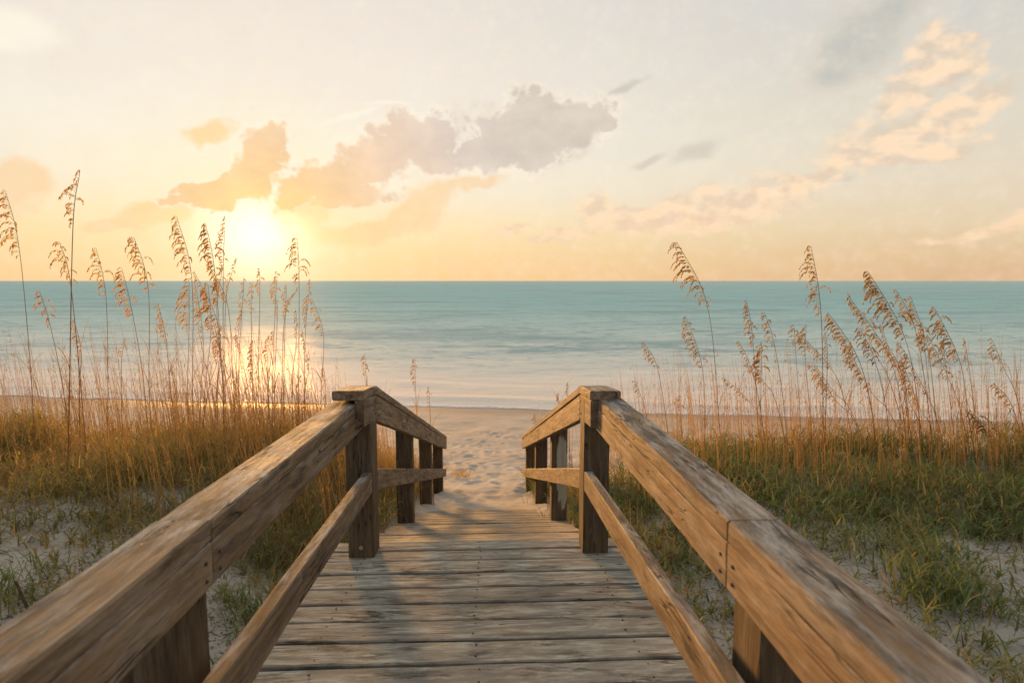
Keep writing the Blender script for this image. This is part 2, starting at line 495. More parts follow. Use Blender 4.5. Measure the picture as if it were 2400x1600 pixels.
def wood_mat(name, dark, mid, light, silver, silver_amt, stain, stain_lo, stain_hi, sand=0.0, patch=False, mott=0.26):
    m, t, out = new_mat(name)
    tcn = t.new('ShaderNodeTexCoord')
    oi = t.new('ShaderNodeObjectInfo')
    offv = t.new('ShaderNodeCombineXYZ')
    t.put(offv.inputs[0], t.math('MULTIPLY', oi.outputs['Random'], 37.0))
    t.put(offv.inputs[1], t.math('MULTIPLY', oi.outputs['Random'], 11.0))
    t.put(offv.inputs[2], t.math('MULTIPLY', oi.outputs['Random'], 5.0))
    p = t.vmath('ADD', tcn.outputs['Object'], offv.outputs[0])
    warp = t.noise(t.mapping(p, scale=(2.2, 5, 5)), 1.0, 3, 0.5)
    wv = t.vmath('SCALE', t.vmath('SUBTRACT', warp.outputs[1], (0.5, 0.5, 0.5)), None)
    wv.node.inputs[3].default_value = 0.05
    pw = t.vmath('ADD', p, wv)
    streak = t.noise(t.mapping(pw, scale=(2.6, 44, 44)), 1.0, 5, 0.66).outputs[0]
    fine = t.noise(t.mapping(pw, scale=(16, 260, 260)), 1.0, 3, 0.65).outputs[0]
    rings = t.noise(t.mapping(pw, scale=(0.5, 60, 60)), 1.0, 2, 0.5).outputs[0]
    base = t.ramp(streak, [(0.30, dark), (0.48, mid), (0.66, light)])
    base = t.mix(t.lin(rings, 0.35, 0.65, 0.0, 0.35), base, dark)
    base = t.mix(t.lin(fine, 0.3, 0.7, 0.35, 0.0), base, tuple(c * 0.55 for c in dark))
    # silvered, sun-bleached top faces
    ge = t.new('ShaderNodeNewGeometry')
    sp = t.new('ShaderNodeSeparateXYZ')
    t.put(sp.inputs[0], ge.outputs['Normal'])
    up = t.ss(sp.outputs[2], 0.5, 0.95)
    sil = t.noise(t.mapping(pw, scale=(4.0, 26, 26), loc=(3, 6, 2)), 1.0, 7, 0.74).outputs[0]
    sil_f = t.math('MULTIPLY', t.math('ADD', t.math('MULTIPLY', up, 0.6), 0.4), t.lin(sil, 0.42, 0.56, 0.12 * silver_amt, silver_amt))
    sil2 = t.noise(t.mapping(pw, scale=(5.0, 34, 34), loc=(5, 9, 7)), 1.0, 7, 0.74).outputs[0]
    sil_c = t.mix(t.ss(sil2, 0.38, 0.62), tuple(c * mott for c in silver), tuple(min(1, c * 1.45) for c in silver))
    base = t.mix(sil_f, base, sil_c)
    # damp, mildewed patches
    st = t.noise(t.mapping(pw, scale=(4.2, 20, 20), loc=(4, 4, 4)), 1.0, 7, 0.74).outputs[0]
    stg = t.noise(t.mapping(p, scale=(1.3, 5, 5), loc=(8, 3, 4)), 1.0, 2, 0.5).outputs[0]
    base = t.mix(t.math('MULTIPLY', t.ss(st, stain_lo, stain_hi, 0.0, 0.88), t.ss(stg, 0.40, 0.58, 0.25, 1.0)), base, stain)
    # drying cracks along the grain
    ck = t.noise(t.mapping(pw, scale=(2.6, 48, 48), loc=(9, 1, 3)), 1.0, 2, 0.4).outputs[0]
    line = t.ss(t.math('ABSOLUTE', t.math('SUBTRACT', ck, 0.5)), 0.006, 0.026, 1.0, 0.0)
    gate = t.noise(t.mapping(p, scale=(2.4, 12, 12), loc=(2, 7, 1)), 1.0, 2, 0.5).outputs[0]
    crack = t.math('MULTIPLY', line, t.ss(gate, 0.51, 0.60))
    # knots
    vo = t.new('ShaderNodeTexVoronoi', feature='F1')
    t.put(vo.inputs['Vector'], t.mapping(pw, scale=(2.3, 7, 7), loc=(1, 2, 3)))
    vo.inputs['Scale'].default_value = 1.0
    knot = t.ss(vo.outputs['Distance'], 0.05, 0.15, 0.8, 0.0)
    dk = tuple(c * 0.28 for c in dark)
    base = t.mix(t.math('MULTIPLY', knot, 0.8), base, dk)
    base = t.mix(t.math('MULTIPLY', crack, 0.9), base, tuple(c * 0.2 for c in dark))
    # each board a little different
    vv = t.new('ShaderNodeHueSaturation')
    t.put(vv.inputs['Value'], t.lin(oi.outputs['Random'], 0, 1, 0.84, 1.14))
    t.put(vv.inputs['Color'], base)
    base = vv.outputs[0]
    if patch:
        # a pale patch where the surface has flaked off to bare bleached wood
        dd = t.vmath('DISTANCE', t.mapping(tcn.outputs['Object'], scale=(3.3, 20, 0)), (1.16 * 3.3, -0.022 * 20, 0), out=1)
        pf = t.ss(t.math('ADD', dd, t.math('MULTIPLY', t.math('SUBTRACT', st, 0.5), 1.5)), 0.85, 1.0, 0.85, 0.0)
        base = t.mix(pf, base, t.mix(t.lin(streak, 0.3, 0.7), (0.40, 0.39, 0.29), (0.56, 0.55, 0.43)))
    if sand > 0:
        sn = t.noise(tcn.outputs['Object'], 7.0, 5, 0.7).outputs[0]
        base = t.mix(t.math('MULTIPLY', up, t.ss(sn, 0.5, 0.68, 0.0, sand)), base, (0.40, 0.32, 0.22))
    h = t.math('ADD', t.math('MULTIPLY', streak, 0.6), t.math('MULTIPLY', fine, 0.35))
    h = t.math('SUBTRACT', h, t.math('MULTIPLY', crack, 1.6))
    nb = bump(t, h, 0.5, 0.004)
    principled(t, out, base, t.lin(streak, 0.3, 0.7, 0.86, 0.66), 0.25, nb)
    return m


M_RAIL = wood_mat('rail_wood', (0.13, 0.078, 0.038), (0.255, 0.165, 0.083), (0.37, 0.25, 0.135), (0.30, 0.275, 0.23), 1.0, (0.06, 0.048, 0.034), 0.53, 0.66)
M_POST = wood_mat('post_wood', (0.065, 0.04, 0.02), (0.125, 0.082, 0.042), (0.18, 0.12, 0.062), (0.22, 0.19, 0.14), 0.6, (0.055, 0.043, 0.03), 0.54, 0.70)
M_PLANK = wood_mat('plank_wood', (0.215, 0.183, 0.135), (0.295, 0.258, 0.195), (0.355, 0.318, 0.245), (0.36, 0.338, 0.268), 0.95, (0.085, 0.07, 0.053), 0.50, 0.64, mott=0.6)
M_RAMP = wood_mat('ramp_wood', (0.15, 0.11, 0.07), (0.25, 0.20, 0.13), (0.34, 0.28, 0.19), (0.36, 0.31, 0.23), 0.8, (0.11, 0.085, 0.06), 0.56, 0.72, sand=0.9)

M_POST_PALE = wood_mat('post_wood_flaked', (0.065, 0.04, 0.02), (0.125, 0.082, 0.042), (0.18, 0.12, 0.062), (0.22, 0.19, 0.14), 0.6, (0.055, 0.043, 0.03), 0.54, 0.70, patch=True)

m_nail, t, out = new_mat('nail_steel')
principled(t, out, (0.05, 0.038, 0.03), 0.6, 0.4)
M_NAIL = m_nail
m_knot, t, out = new_mat('plug_wood')
principled(t, out, (0.42, 0.30, 0.16), 0.8, 0.2)
M_PLUG = m_knot

# sand
M_SAND, t, out = new_mat('sand')
tcn = t.new('ShaderNodeTexCoord')
ge = t.new('ShaderNodeNewGeometry')
pos = ge.outputs['Position']
n1 = t.noise(pos, 0.9, 5, 0.6).outputs[0]
n2 = t.noise(pos, 60.0, 3, 0.7).outputs[0]
n3 = t.noise(pos, 9.0, 5, 0.65).outputs[0]
base = t.ramp(n1, [(0.3, (0.44, 0.39, 0.315)), (0.5, (0.51, 0.455, 0.375)), (0.7, (0.57, 0.51, 0.42))])
base = t.mix(t.lin(n3, 0.35, 0.7, 0.22, 0.0), base, (0.30, 0.23, 0.15))
base = t.mix(t.lin(n2, 0.3, 0.7, 0.12, 0.0), base, (0.22, 0.17, 0.12))
sp = t.new('ShaderNodeSeparateXYZ')
t.put(sp.inputs[0], pos)
wet = t.ss(t.math('ADD', sp.outputs[2], t.math('MULTIPLY', t.math('SUBTRACT', n1, 0.5), 0.12)), 0.30, 0.10)       # sea level is z = 0
base = t.mix(wet, base, (0.33, 0.27, 0.20))
# plant litter lying on the dune sand
lit = t.noise(pos, 55.0, 2, 0.6).outputs[0]
lit_g = t.noise(pos, 1.7, 3, 0.6).outputs[0]
dune_f = t.ss(sp.outputs[2], 2.2, 3.2)
offp = t.ss(t.math('ABSOLUTE', t.math('ADD', sp.outputs[0], 0.04)), 0.75, 1.1)
base = t.mix(t.math('MULTIPLY', t.math('MULTIPLY', t.math('MULTIPLY', t.ss(lit, 0.54, 0.64), t.ss(lit_g, 0.34, 0.54)), 0.85), t.math('MULTIPLY', dune_f, offp)), base, (0.11, 0.075, 0.045))
h = t.math('ADD', t.math('MULTIPLY', n3, 1.0), t.math('MULTIPLY', n2, 0.25))
principled(t, out, base, t.lin(wet, 0, 1, 0.95, 0.6), t.lin(wet, 0, 1, 0.1, 0.22), bump(t, h, 0.6, 0.03))

# sea water
M_SEA, t, out = new_mat('sea_water')
ge = t.new('ShaderNodeNewGeometry')
pos = ge.outputs['Position']
sp = t.new('ShaderNodeSeparateXYZ')
t.put(sp.inputs[0], pos)
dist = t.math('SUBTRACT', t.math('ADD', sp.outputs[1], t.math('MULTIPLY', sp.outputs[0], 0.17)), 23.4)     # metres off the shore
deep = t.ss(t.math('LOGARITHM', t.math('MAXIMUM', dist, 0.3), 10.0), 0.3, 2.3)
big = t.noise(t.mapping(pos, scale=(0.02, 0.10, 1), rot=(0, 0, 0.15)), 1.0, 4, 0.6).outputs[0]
base = t.ramp(deep, [(0.0, (0.80, 0.66, 0.50)), (0.35, (0.68, 0.69, 0.57)), (0.65, (0.45, 0.63, 0.56)), (1.0, (0.09, 0.50, 0.50))])  # paler shallows; the cream near shore also paints in the reflected sky
base = t.mix(t.math('MULTIPLY', t.lin(big, 0.42, 0.68, 0.0, 0.45), t.lin(deep, 0.2, 0.6)), base, (0.08, 0.34, 0.35))
acc = None
for (sx_, sy_, ox) in ((0.7, 1.3, 1.0), (0.20, 0.38, 5.0), (0.055, 0.10, 9.0), (0.013, 0.025, 13.0)):
    ln = t.noise(t.mapping(pos, scale=(sx_, sy_, 1), loc=(ox, ox, 0), rot=(0, 0, 0.13)), 1.0, 5, 0.72, 0.5).outputs[0]
    ln = t.ss(ln, 0.52, 0.64)
    acc = ln if acc is None else t.math('ADD', acc, ln)
base = t.mix(t.math('MULTIPLY', t.math('MULTIPLY', acc, 0.72, None, True), t.lin(deep, 0.15, 0.5)), base, (0.07, 0.29, 0.31))  # ripple shading painted into the water colour as dark teal lines
w1 = t.noise(t.mapping(pos, scale=(0.45, 0.9, 1), rot=(0, 0, 0.14)), 1.0, 5, 0.65, 0.6).outputs[0]
w2 = t.noise(t.mapping(pos, scale=(1.9, 3.4, 1), rot=(0, 0, -0.12)), 1.0, 5, 0.65, 0.5).outputs[0]
w3 = t.noise(t.mapping(pos, scale=(0.06, 0.25, 1), rot=(0, 0, 0.1)), 1.0, 3, 0.55).outputs[0]
hh = t.math('ADD', t.math('MULTIPLY', w1, 0.22), t.math('ADD', t.math('MULTIPLY', w2, 0.07), t.math('MULTIPLY', w3, 0.35)))
nb = bump(t, hh, 1.0, 1.2)
w4 = t.noise(t.mapping(pos, scale=(0.8, 1.4, 1), rot=(0, 0, 0.1)), 1.0, 5, 0.7, 0.8).outputs[0]
nb_s = bump(t, w4, 1.0, 0.9, nb)
df = t.new('ShaderNodeBsdfDiffuse')
t.put(df.inputs[0], base)
ga = t.new('ShaderNodeBsdfGlossy')
gb = t.new('ShaderNodeBsdfGlossy')
ga.inputs['Roughness'].default_value = 0.80
gb.inputs['Roughness'].default_value = 0.06
for g_ in (ga, gb):
    t.put(g_.inputs['Color'], (0.97, 0.97, 0.97))
    t.put(g_.inputs['Normal'], nb if g_ is ga else nb_s)
gm = t.new('ShaderNodeMixShader')
t.put(gm.inputs[0], t.lin(deep, 0.3, 0.75, 0.05, 0.0))
t.l.new(ga.outputs[0], gm.inputs[1])
t.l.new(gb.outputs[0], gm.inputs[2])
fr = t.new('ShaderNodeFresnel')
fr.inputs['IOR'].default_value = 1.33
t.put(fr.inputs['Normal'], nb)
# wind-roughened water never reaches the mirror reflection of a flat surface at grazing angles
cap = t.math('MULTIPLY', t.lin(fr.outputs[0], 0.0, 0.8, 0.18, 0.38), t.lin(deep, 0.3, 1.0, 1.0, 0.85))
mx = t.new('ShaderNodeMixShader')
t.put(mx.inputs[0], cap)
t.l.new(df.outputs[0], mx.inputs[1])
t.l.new(gm.outputs[0], mx.inputs[2])
t.l.new(mx.outputs[0], out.inputs[0])

M_FOAM, t, out = new_mat('sea_foam')
ge = t.new('ShaderNodeNewGeometry')
fn = t.noise(ge.outputs['Position'], 7.0, 4, 0.7).outputs[0]
principled(t, out, t.mix(t.ss(fn, 0.4, 0.6), (0.55, 0.56, 0.54), (0.78, 0.78, 0.75)), 0.6, 0.3, bump(t, fn, 0.6, 0.03))


def plant_mat(name, stops, trans=0.5, gold=0.5):
    m, t, out = new_mat(name)
    at = t.new('ShaderNodeAttribute', attribute_name='blade')
    sp = t.new('ShaderNodeSeparateColor')
    t.put(sp.inputs[0], at.outputs['Color'])
    c = t.ramp(sp.outputs[0], stops)
    c = t.mix(t.lin(sp.outputs[1], 0.5, 1.0, 0.0, 0.35), c, (0.30, 0.19, 0.07))      # dry tips
    d = t.new('ShaderNodeBsdfDiffuse')
    tr = t.new('ShaderNodeBsdfTranslucent')
    gl = t.new('ShaderNodeBsdfGlossy')
    gl.inputs['Roughness'].default_value = 0.45
    t.put(d.inputs[0], c)
    t.put(tr.inputs[0], t.mix(gold, c, (0.55, 0.36, 0.10)))
    t.put(gl.inputs[0], (0.6, 0.6, 0.6))
    mx = t.new('ShaderNodeMixShader')
    mx.inputs[0].default_value = trans
    t.l.new(d.outputs[0], mx.inputs[1])
    t.l.new(tr.outputs[0], mx.inputs[2])
    m2 = t.new('ShaderNodeMixShader')
    m2.inputs[0].default_value = 0.05
    t.l.new(mx.outputs[0], m2.inputs[1])
    t.l.new(gl.outputs[0], m2.inputs[2])
    t.l.new(m2.outputs[0], out.inputs[0])
    return m


M_GRASS_G = plant_mat('dune_grass_green', [(0.0, (0.078, 0.149, 0.035)), (0.4, (0.180, 0.234, 0.052)), (0.62, (0.312, 0.281, 0.070)), (0.8, (0.499, 0.312, 0.094)), (1.0, (0.312, 0.125, 0.047))], 0.45, 0.12)
M_GRASS_O = plant_mat('dune_grass_backlit_gold', [(0.0, (0.109, 0.151, 0.034)), (0.3, (0.235, 0.244, 0.055)), (0.55, (0.454, 0.336, 0.076)), (0.8, (0.638, 0.370, 0.092)), (1.0, (0.403, 0.151, 0.047))], 0.68, 0.4)  # dry gold, plus sun backlight and flare painted into the left blades
M_STEM = plant_mat('dry_stem', [(0.0, (0.275, 0.163, 0.062)), (0.5, (0.400, 0.250, 0.106)), (1.0, (0.300, 0.138, 0.056))], 0.55)
M_SEED = plant_mat('oat_seed', [(0.0, (0.360, 0.234, 0.074)), (0.5, (0.504, 0.336, 0.114)), (1.0, (0.180, 0.102, 0.046))], 0.55, 0.2)

M_SEED_GLARE = plant_mat('oat_seed_sun_glare', [(0.0, (0.42, 0.25, 0.075)), (0.5, (0.58, 0.37, 0.12)), (1.0, (0.40, 0.21, 0.07))], 0.68, 0.5)  # brighter seed copy: sun glare painted into the left heads' colour

# ------------------------------------------------------------------ ground and sea
def grid_mesh(name, xs, ys, zf, mat, smooth=True):
    X, Y = np.meshgrid(xs, ys)
    Z = zf(X, Y)
    n, m_ = len(ys), len(xs)
    v = np.stack([X.ravel(), Y.ravel(), Z.ravel() + CZ], 1)
    i = np.arange(n * m_).reshape(n, m_)
    q = np.stack([i[:-1, :-1].ravel(), i[:-1, 1:].ravel(), i[1:, 1:].ravel(), i[1:, :-1].ravel()], 1)
    return np_mesh(name, v, q, mat, smooth=smooth)


def spread(a, b, n, p=2.2):
    return a + (b - a) * np.linspace(0, 1, n) ** p


xs = np.concatenate([-spread(9, 900, 26, 3)[::-1], np.arange(-8.9, -1.8, 0.12), np.arange(-1.75, 1.8, 0.04), np.arange(1.9, 9, 0.12), spread(9.1, 900, 26, 3)])
ys = np.concatenate([-spread(0, 500, 24, 3)[::-1], np.arange(0.2, 4, 0.1), np.arange(4, 12, 0.05), np.arange(12, 18, 0.12), np.arange(18, 28, 0.3), spread(28.2, 60, 12, 1.5)])
tag(grid_mesh('sand', xs, ys, gz, M_SAND), kind='structure', label='pale trodden sand of dune and beach')


def sea_z(x, y):
    off = y - shore_y(x)
    amp = np.exp(-np.clip(off, 0, None) / 70.0) * sstep(-0.5, 3, off)
    z = SEA + amp * (0.10 * fbm(x * 0.10, off * 0.5, 51, 2) + 0.09 * fbm(x * 0.35, off * 1.1, 52, 3))
    # low swell lines and the small breaker
    z = z + 0.05 * np.exp(-((off - 1.6 - 1.2 * fbm(x * 0.2, x * 0 + 3, 55, 2)) / 0.45) ** 2)
    z = z + 0.025 * np.exp(-((off - 5.5 - 2.5 * fbm(x * 0.12, x * 0 + 9, 56, 2)) / 0.8) ** 2) * sstep(-.1, .1, fbm(x * 0.15, x * 0, 58, 2))
    return z


sx = np.concatenate([-spread(60, 30000, 30, 4)[::-1], np.arange(-59.5, 60, 0.5), spread(60.2, 30000, 30, 4)])
sy = np.concatenate([np.arange(11, 45, 0.2), spread(45, 130, 160, 1.3)[1:], spread(131, 40000, 40, 4)])
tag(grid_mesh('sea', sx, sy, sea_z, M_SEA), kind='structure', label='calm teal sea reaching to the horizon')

# the thin line of foam where the last wave runs out
fx = np.arange(-45, 45, 0.08)
fy0 = shore_y(fx) - 0.45 + 1.0 * fbm(fx * 0.35, fx * 0 + 2, 61, 4)
fw = np.clip(0.16 + 0.8 * fbm(fx * 0.5, fx * 0 + 5, 63, 3), 0.04, 0.6)
rows = []
for k, s in enumerate((0, 0.33, 0.66, 1.0)):
    yy = fy0 + fw * s * 1.6 + 0.05 * fbm(fx * 4, fx * 0 + k, 66, 2)
    base_z = np.maximum(gz(fx, yy), sea_z(fx, yy))
    rows.append(np.stack([fx, yy, base_z + (0.006, 0.035, 0.03, 0.006)[k] + CZ], 1))
v = np.concatenate(rows)
n = len(fx)
i = np.arange(n - 1)
q = np.concatenate([np.stack([k * n + i, k * n + i + 1, (k + 1) * n + i + 1, (k + 1) * n + i], 1) for k in range(3)])
tag(np_mesh('sea_foam', v, q, M_FOAM, smooth=True), kind='stuff', label='thin white foam line along the water edge')


# ------------------------------------------------------------------ boards
def board(name, parent, p0, p1, width, thick, mat, up=(0, 0, 1), bevel=0.004, segs=6, sh0=0.0, sh1=0.0, wob=0.0012, label=None):
    """A timber from p0 to p1 (centre line, z relative to the camera). Local x runs along the grain, y = width, z = thickness.
    sh0 / sh1 shear the two end cuts with height (mitres and plumb cuts)."""
    p0, p1 = Vector(p0), Vector(p1)
    xa = (p1 - p0).normalized()
    za = (Vector(up) - xa * Vector(up).dot(xa)).normalized()
    ya = za.cross(xa)
    L = (p1 - p0).length
    r = random.Random(name + str(tuple(round(c, 3) for c in p0)))
    w, h = width / 2, thick / 2
    bm = bmesh.new()
    b = bevel
    prof = [(-w + b, -h), (w - b, -h), (w, -h + b), (w, h - b), (w - b, h), (-w + b, h), (-w, h - b), (-w, -h + b)]
    rings = []
    for s in range(segs + 1):
        f = s / segs
        ring = []
        jy, jz = r.uniform(-wob, wob), r.uniform(-wob, wob)
        for (y, z) in prof:
            x = L * f + (sh0 * z * (1 - f)) + (sh1 * z * f)
            sc = 1.0
            if s in (0, segs):
                x += (b * 0.0)
            ring.append(bm.verts.new((x, y * sc + jy + r.uniform(-wob, wob) * 0.6, z * sc + jz + r.uniform(-wob, wob) * 0.5)))
        rings.append(ring)
    for a, c in zip(rings, rings[1:]):
        for k in range(8):
            bm.faces.new((a[k], a[(k + 1) % 8], c[(k + 1) % 8], c[k]))
    bm.faces.new(list(reversed(rings[0])))
    bm.faces.new(rings[-1])
    # ease the two end edges
    ends = [e for e in bm.edges if len(e.link_faces) == 2 and any(len(f.verts) == 8 for f in e.link_faces)]
    bmesh.ops.bevel(bm, geom=ends, offset=min(b * 0.7, 0.0022), segments=1, affect='EDGES', clamp_overlap=True)
    bmesh.ops.recalc_face_normals(bm, faces=bm.faces)
    me = bpy.data.meshes.new(name)
    bm.to_mesh(me)
    bm.free()
    me.materials.append(mat)
    o = bpy.data.objects.new(name, me)
    COL.objects.link(o)
    mw = Matrix(((xa.x, ya.x, za.x, p0.x), (xa.y, ya.y, za.y, p0.y), (xa.z, ya.z, za.z, p0.z + CZ), (0, 0, 0, 1)))
    o.parent = parent
    o.matrix_local = Matrix.Translation(-parent.location) @ mw
    if label:
        o['label'] = label
    return o


nail_me = bpy.data.meshes.new('nail')
bm = bmesh.new()
bmesh.ops.create_cone(bm, cap_ends=True, segments=8, radius1=0.0048, radius2=0.0038, depth=0.004)
bm.to_mesh(nail_me)
bm.free()
nail_me.materials.append(M_NAIL)


def nail(parent_board, lx, ly, lz, axis='z', flip=1, scale=1.0):
    """a nail head standing 1 mm proud of a board's face, in the board's own coordinates"""
    o = bpy.data.objects.new('nail', nail_me)
    COL.objects.link(o)
    o.parent = parent_board
    o.location = (lx, ly, lz)
    o.scale = (scale,) * 3
    if axis == 'y':
        o.rotation_euler = (-flip * math.pi / 2, 0, 0)
    return o


# --- the boardwalk deck
deck = thing('boardwalk', 'weathered plank boardwalk running down to the beach between two railings', 'boardwalk', (XC, 2.7, CZ - 1.30))
XL, XR = -0.755, 0.675
s0 = 0.045
flat = [2.801, 2.691, 2.57, 2.444, 2.32, 2.192, 2.059, 1.927]
seams = [2.925] + [y * (1.3 - 2.73 * s0) / (1.3 - s0 * y) for y in flat]
while seams[-1] > 0.5:
    seams.append(seams[-1] - 0.1365)
for a, b_ in zip(seams[1:], seams):
    mid = (a + b_) / 2
    zt = float(deck_z(mid)) + random.uniform(-0.002, 0.002)
    sk = random.uniform(-0.003, 0.003)
    pl = board('plank', deck, (XL + random.uniform(-.012, .012), mid - sk, zt - 0.019), (XR + random.uniform(-.012, .012), mid + sk, zt - 0.019 + random.uniform(-.002, .002)),
               (b_ - a) - random.uniform(0.013, 0.017), 0.038, M_PLANK, up=(0, 0.045, 1), bevel=0.0045, segs=10, wob=0.0014)
    if mid > 1.5:
        for lx in (0.715 + random.uniform(-.004, .004), 0.17, 1.27):
            for ly in (-0.032, 0.034):
                nail(pl, lx + random.uniform(-.004, .004), ly + random.uniform(-.005, .005), 0.0195, scale=random.uniform(0.7, 1.0))
y = 2.935
sl_ang = math.atan(0.316)
pitch = 0.137 * math.cos(sl_ang)
while y < 6.9:
    mid = y + pitch / 2
    zt = float(ramp_z(mid)) + random.uniform(-0.003, 0.003)
    board('plank', deck, (XL + 0.05 + random.uniform(-.015, .015), mid, zt - 0.019), (XR - 0.05 + random.uniform(-.015, .015), mid + random.uniform(-.004, .004), zt - 0.019),
          0.137 - random.uniform(0.008, 0.013), 0.038, M_RAMP, up=(0, 0.316, 1), bevel=0.0045, segs=6, wob=0.002)
    y += pitch
for x in (XL + 0.035, XR - 0.035):  # unseen outer joists, made tall to block light below the plank gaps
    board('light_block_joist', deck, (x, 0.40, float(deck_z(0.40)) - 0.162), (x, 2.9, float(deck_z(2.9)) - 0.162), 0.24, 0.045, M_POST, up=(1, 0, 0))
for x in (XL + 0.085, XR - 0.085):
    board('light_block_joist', deck, (x, 2.96, float(ramp_z(2.96)) - 0.152), (x, 6.9, float(ramp_z(6.9)) - 0.152), 0.21, 0.045, M_POST, up=(1, 0, 0))
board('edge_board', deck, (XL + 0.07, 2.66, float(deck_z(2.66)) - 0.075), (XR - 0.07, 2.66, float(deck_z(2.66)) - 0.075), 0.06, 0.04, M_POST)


# --- the two railings: inner = X of the plane facing the walkway, o = outward direction
def railing(side, inner, near_in, near_out, lab):
    o = -1 if side == 'L' else 1
    root = thing('railing', lab, 'railing', (inner + o * 0.06, 2.8, CZ - 1.30), 'wooden railings along the boardwalk')
    zr = (lambda y: -0.457 - 0.0296 * y) if side == 'L' else (lambda y: -0.460 - 0.0233 * y)      # top of the near handrail
    pw = 0.122
    # posts: the knee post, one near post, three ramp posts standing behind the rail boards
    px_ = inner + o * pw / 2
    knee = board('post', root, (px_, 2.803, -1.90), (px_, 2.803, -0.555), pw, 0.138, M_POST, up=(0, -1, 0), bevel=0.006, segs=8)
    cap_t, cap_w = 0.042, 0.138
    beam_t = 0.040
    beam_h = 0.122
    yf, yb = 2.575, 2.885
    ztop_f, ztop_b = (-0.472, -0.505) if side == 'L' else (-0.482, -0.512)
    k = 0.3155                                                   # fall of the ramp rails
    th = math.atan(k)
    yend = 7.74
    flat_dir = Vector((0, yb - yf, ztop_b - ztop_f)).normalized()
    # the mitre between the short level piece and the sloping piece: a vertical cut
    fl_ang = math.atan2(-(ztop_b - ztop_f), yb - yf)
    cx = inner + o * (cap_w / 2 - 0.004)
    upf = (0, -flat_dir.z, flat_dir.y)
    # level piece: cap and beam
    board('rail_cap', root, (cx, yf, ztop_f - cap_t / 2), (cx, yb, ztop_b - cap_t / 2), cap_w, cap_t, M_RAIL, up=upf, bevel=0.006, segs=3, sh0=-math.tan(fl_ang), sh1=-math.tan(fl_ang))
    bx = inner + o * beam_t / 2
    zb = cap_t + 0.0015 + beam_h / 2
    fb = board('rail_beam', root, (bx, yf + 0.004, ztop_f - zb), (bx, yb, ztop_b - zb), beam_t, beam_h, M_RAIL, up=upf, bevel=0.004, segs=3, sh0=-math.tan(fl_ang), sh1=-math.tan(fl_ang))
    # sloping pieces, in two lengths with a butt joint
    zs = lambda y: ztop_b - k * (y - yb)
    c_ = math.cos(th)
    j = 5.03 if side == 'L' else 5.25
    up_s = (0, k, 1)
    for (y0, y1) in ((yb + 0.002, j - 0.001), (j + 0.001, yend)):
        last = y1 > 7
        board('rail_cap', root, (cx, y0, zs(y0) - cap_t / 2 / c_), (cx, y1, zs(y1) - cap_t / 2 / c_), cap_w, cap_t, M_RAIL, up=up_s, bevel=0.006, segs=8, sh0=-k, sh1=-k)
        zbb = (cap_t + 0.0015) / c_ + beam_h / 2 / c_
        sb = board('rail_beam', root, (bx, y0, zs(y0) - zbb), (bx, y1, zs(y1) - zbb), beam_t, beam_h, M_RAIL, up=up_s, bevel=0.004, segs=8, sh0=-k, sh1=-k)
        iy = -o * 0.0  # nails on the inner face
        L = (y1 - y0) / c_
        fy = beam_t / 2 + 0.0008
        sgn = 1 if side == 'L' else -1
        # local y = up x along; for a beam running away from the camera it points to -X
        for lx in (0.05, L - 0.06, L * 0.5):
            for lz in (-0.03, 0.03):
                nail(sb, lx, -fy * sgn, lz, 'y', -sgn, 0.9)
    for lz in (-0.03, 0.03):
        nail(fb, 0.27, -(beam_t / 2 + 0.0008) * (1 if side == 'L' else -1), lz, 'y', -(1 if side == 'L' else -1), 1.1)
    # ramp posts
    for yp in (4.50 + 0.06, 6.0 + 0.06, 7.5 + 0.06):
        X = inner + o * (beam_t + 0.002 + pw / 2)
        pale = side == 'R' and yp < 5
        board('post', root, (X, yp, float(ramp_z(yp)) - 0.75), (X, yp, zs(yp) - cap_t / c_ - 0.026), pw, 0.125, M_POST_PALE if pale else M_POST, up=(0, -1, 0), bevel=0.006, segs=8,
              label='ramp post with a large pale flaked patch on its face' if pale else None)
    # ramp mid rail
    mt = 0.10
    y0, y1 = 2.874, 7.62
    zc0, zc1 = (-0.966, -2.490) if side == 'L' else (-0.978, -2.503)
    board('mid_rail', root, (bx, y0, zc0), (bx, y1, zc1), beam_t - 0.002, mt, M_RAIL, up=up_s, bevel=0.004, segs=8, sh0=-k, sh1=-k)
    # near handrail: cap in two lengths, beam under its inner edge
    ncx = (near_in + near_out) / 2
    nw = abs(near_out - near_in)
    js = 1.22 if side == 'L' else 1.157
    kn = 0.0296 if side == 'L' else 0.0233
    upn = (0, kn, 1)
    ct = 0.046
    for (y0, y1) in ((-0.7, js - 0.0007), (js + 0.0007, 2.728)):
        board('rail_cap', root, (ncx, y0, zr(y0) - ct / 2), (ncx, y1, zr(y1) - ct / 2), nw, ct, M_RAIL, up=upn, bevel=0.005, segs=12, wob=0.0012)
        nbx = near_in + o * 0.045 / 2 + o * 0.0005
        bh = 0.092 if side == 'L' else 0.098
        nb_ = board('rail_beam', root, (nbx, y0, zr(y0) - ct - 0.001 - bh / 2), (nbx, y1, zr(y1) - ct - 0.001 - bh / 2), 0.045, bh, M_RAIL, up=upn, bevel=0.003, segs=12, wob=0.0012)
        sgn = 1 if side == 'L' else -1
        lx = 0.03 if y0 > 0 else (y1 - y0) - 0.03
        for lz in (-0.025, 0.012):
            nail(nb_, lx, -(0.0225 + 0.0012) * sgn, lz, 'y', -sgn, 0.95)
    # near post, under the cap and behind the beam
    pin = near_in + o * 0.048
    yp = 1.19 if side == 'L' else 1.10
    pc = (-0.575 - 0.07, yp) if side == 'L' else (0.465 + 0.075, yp)
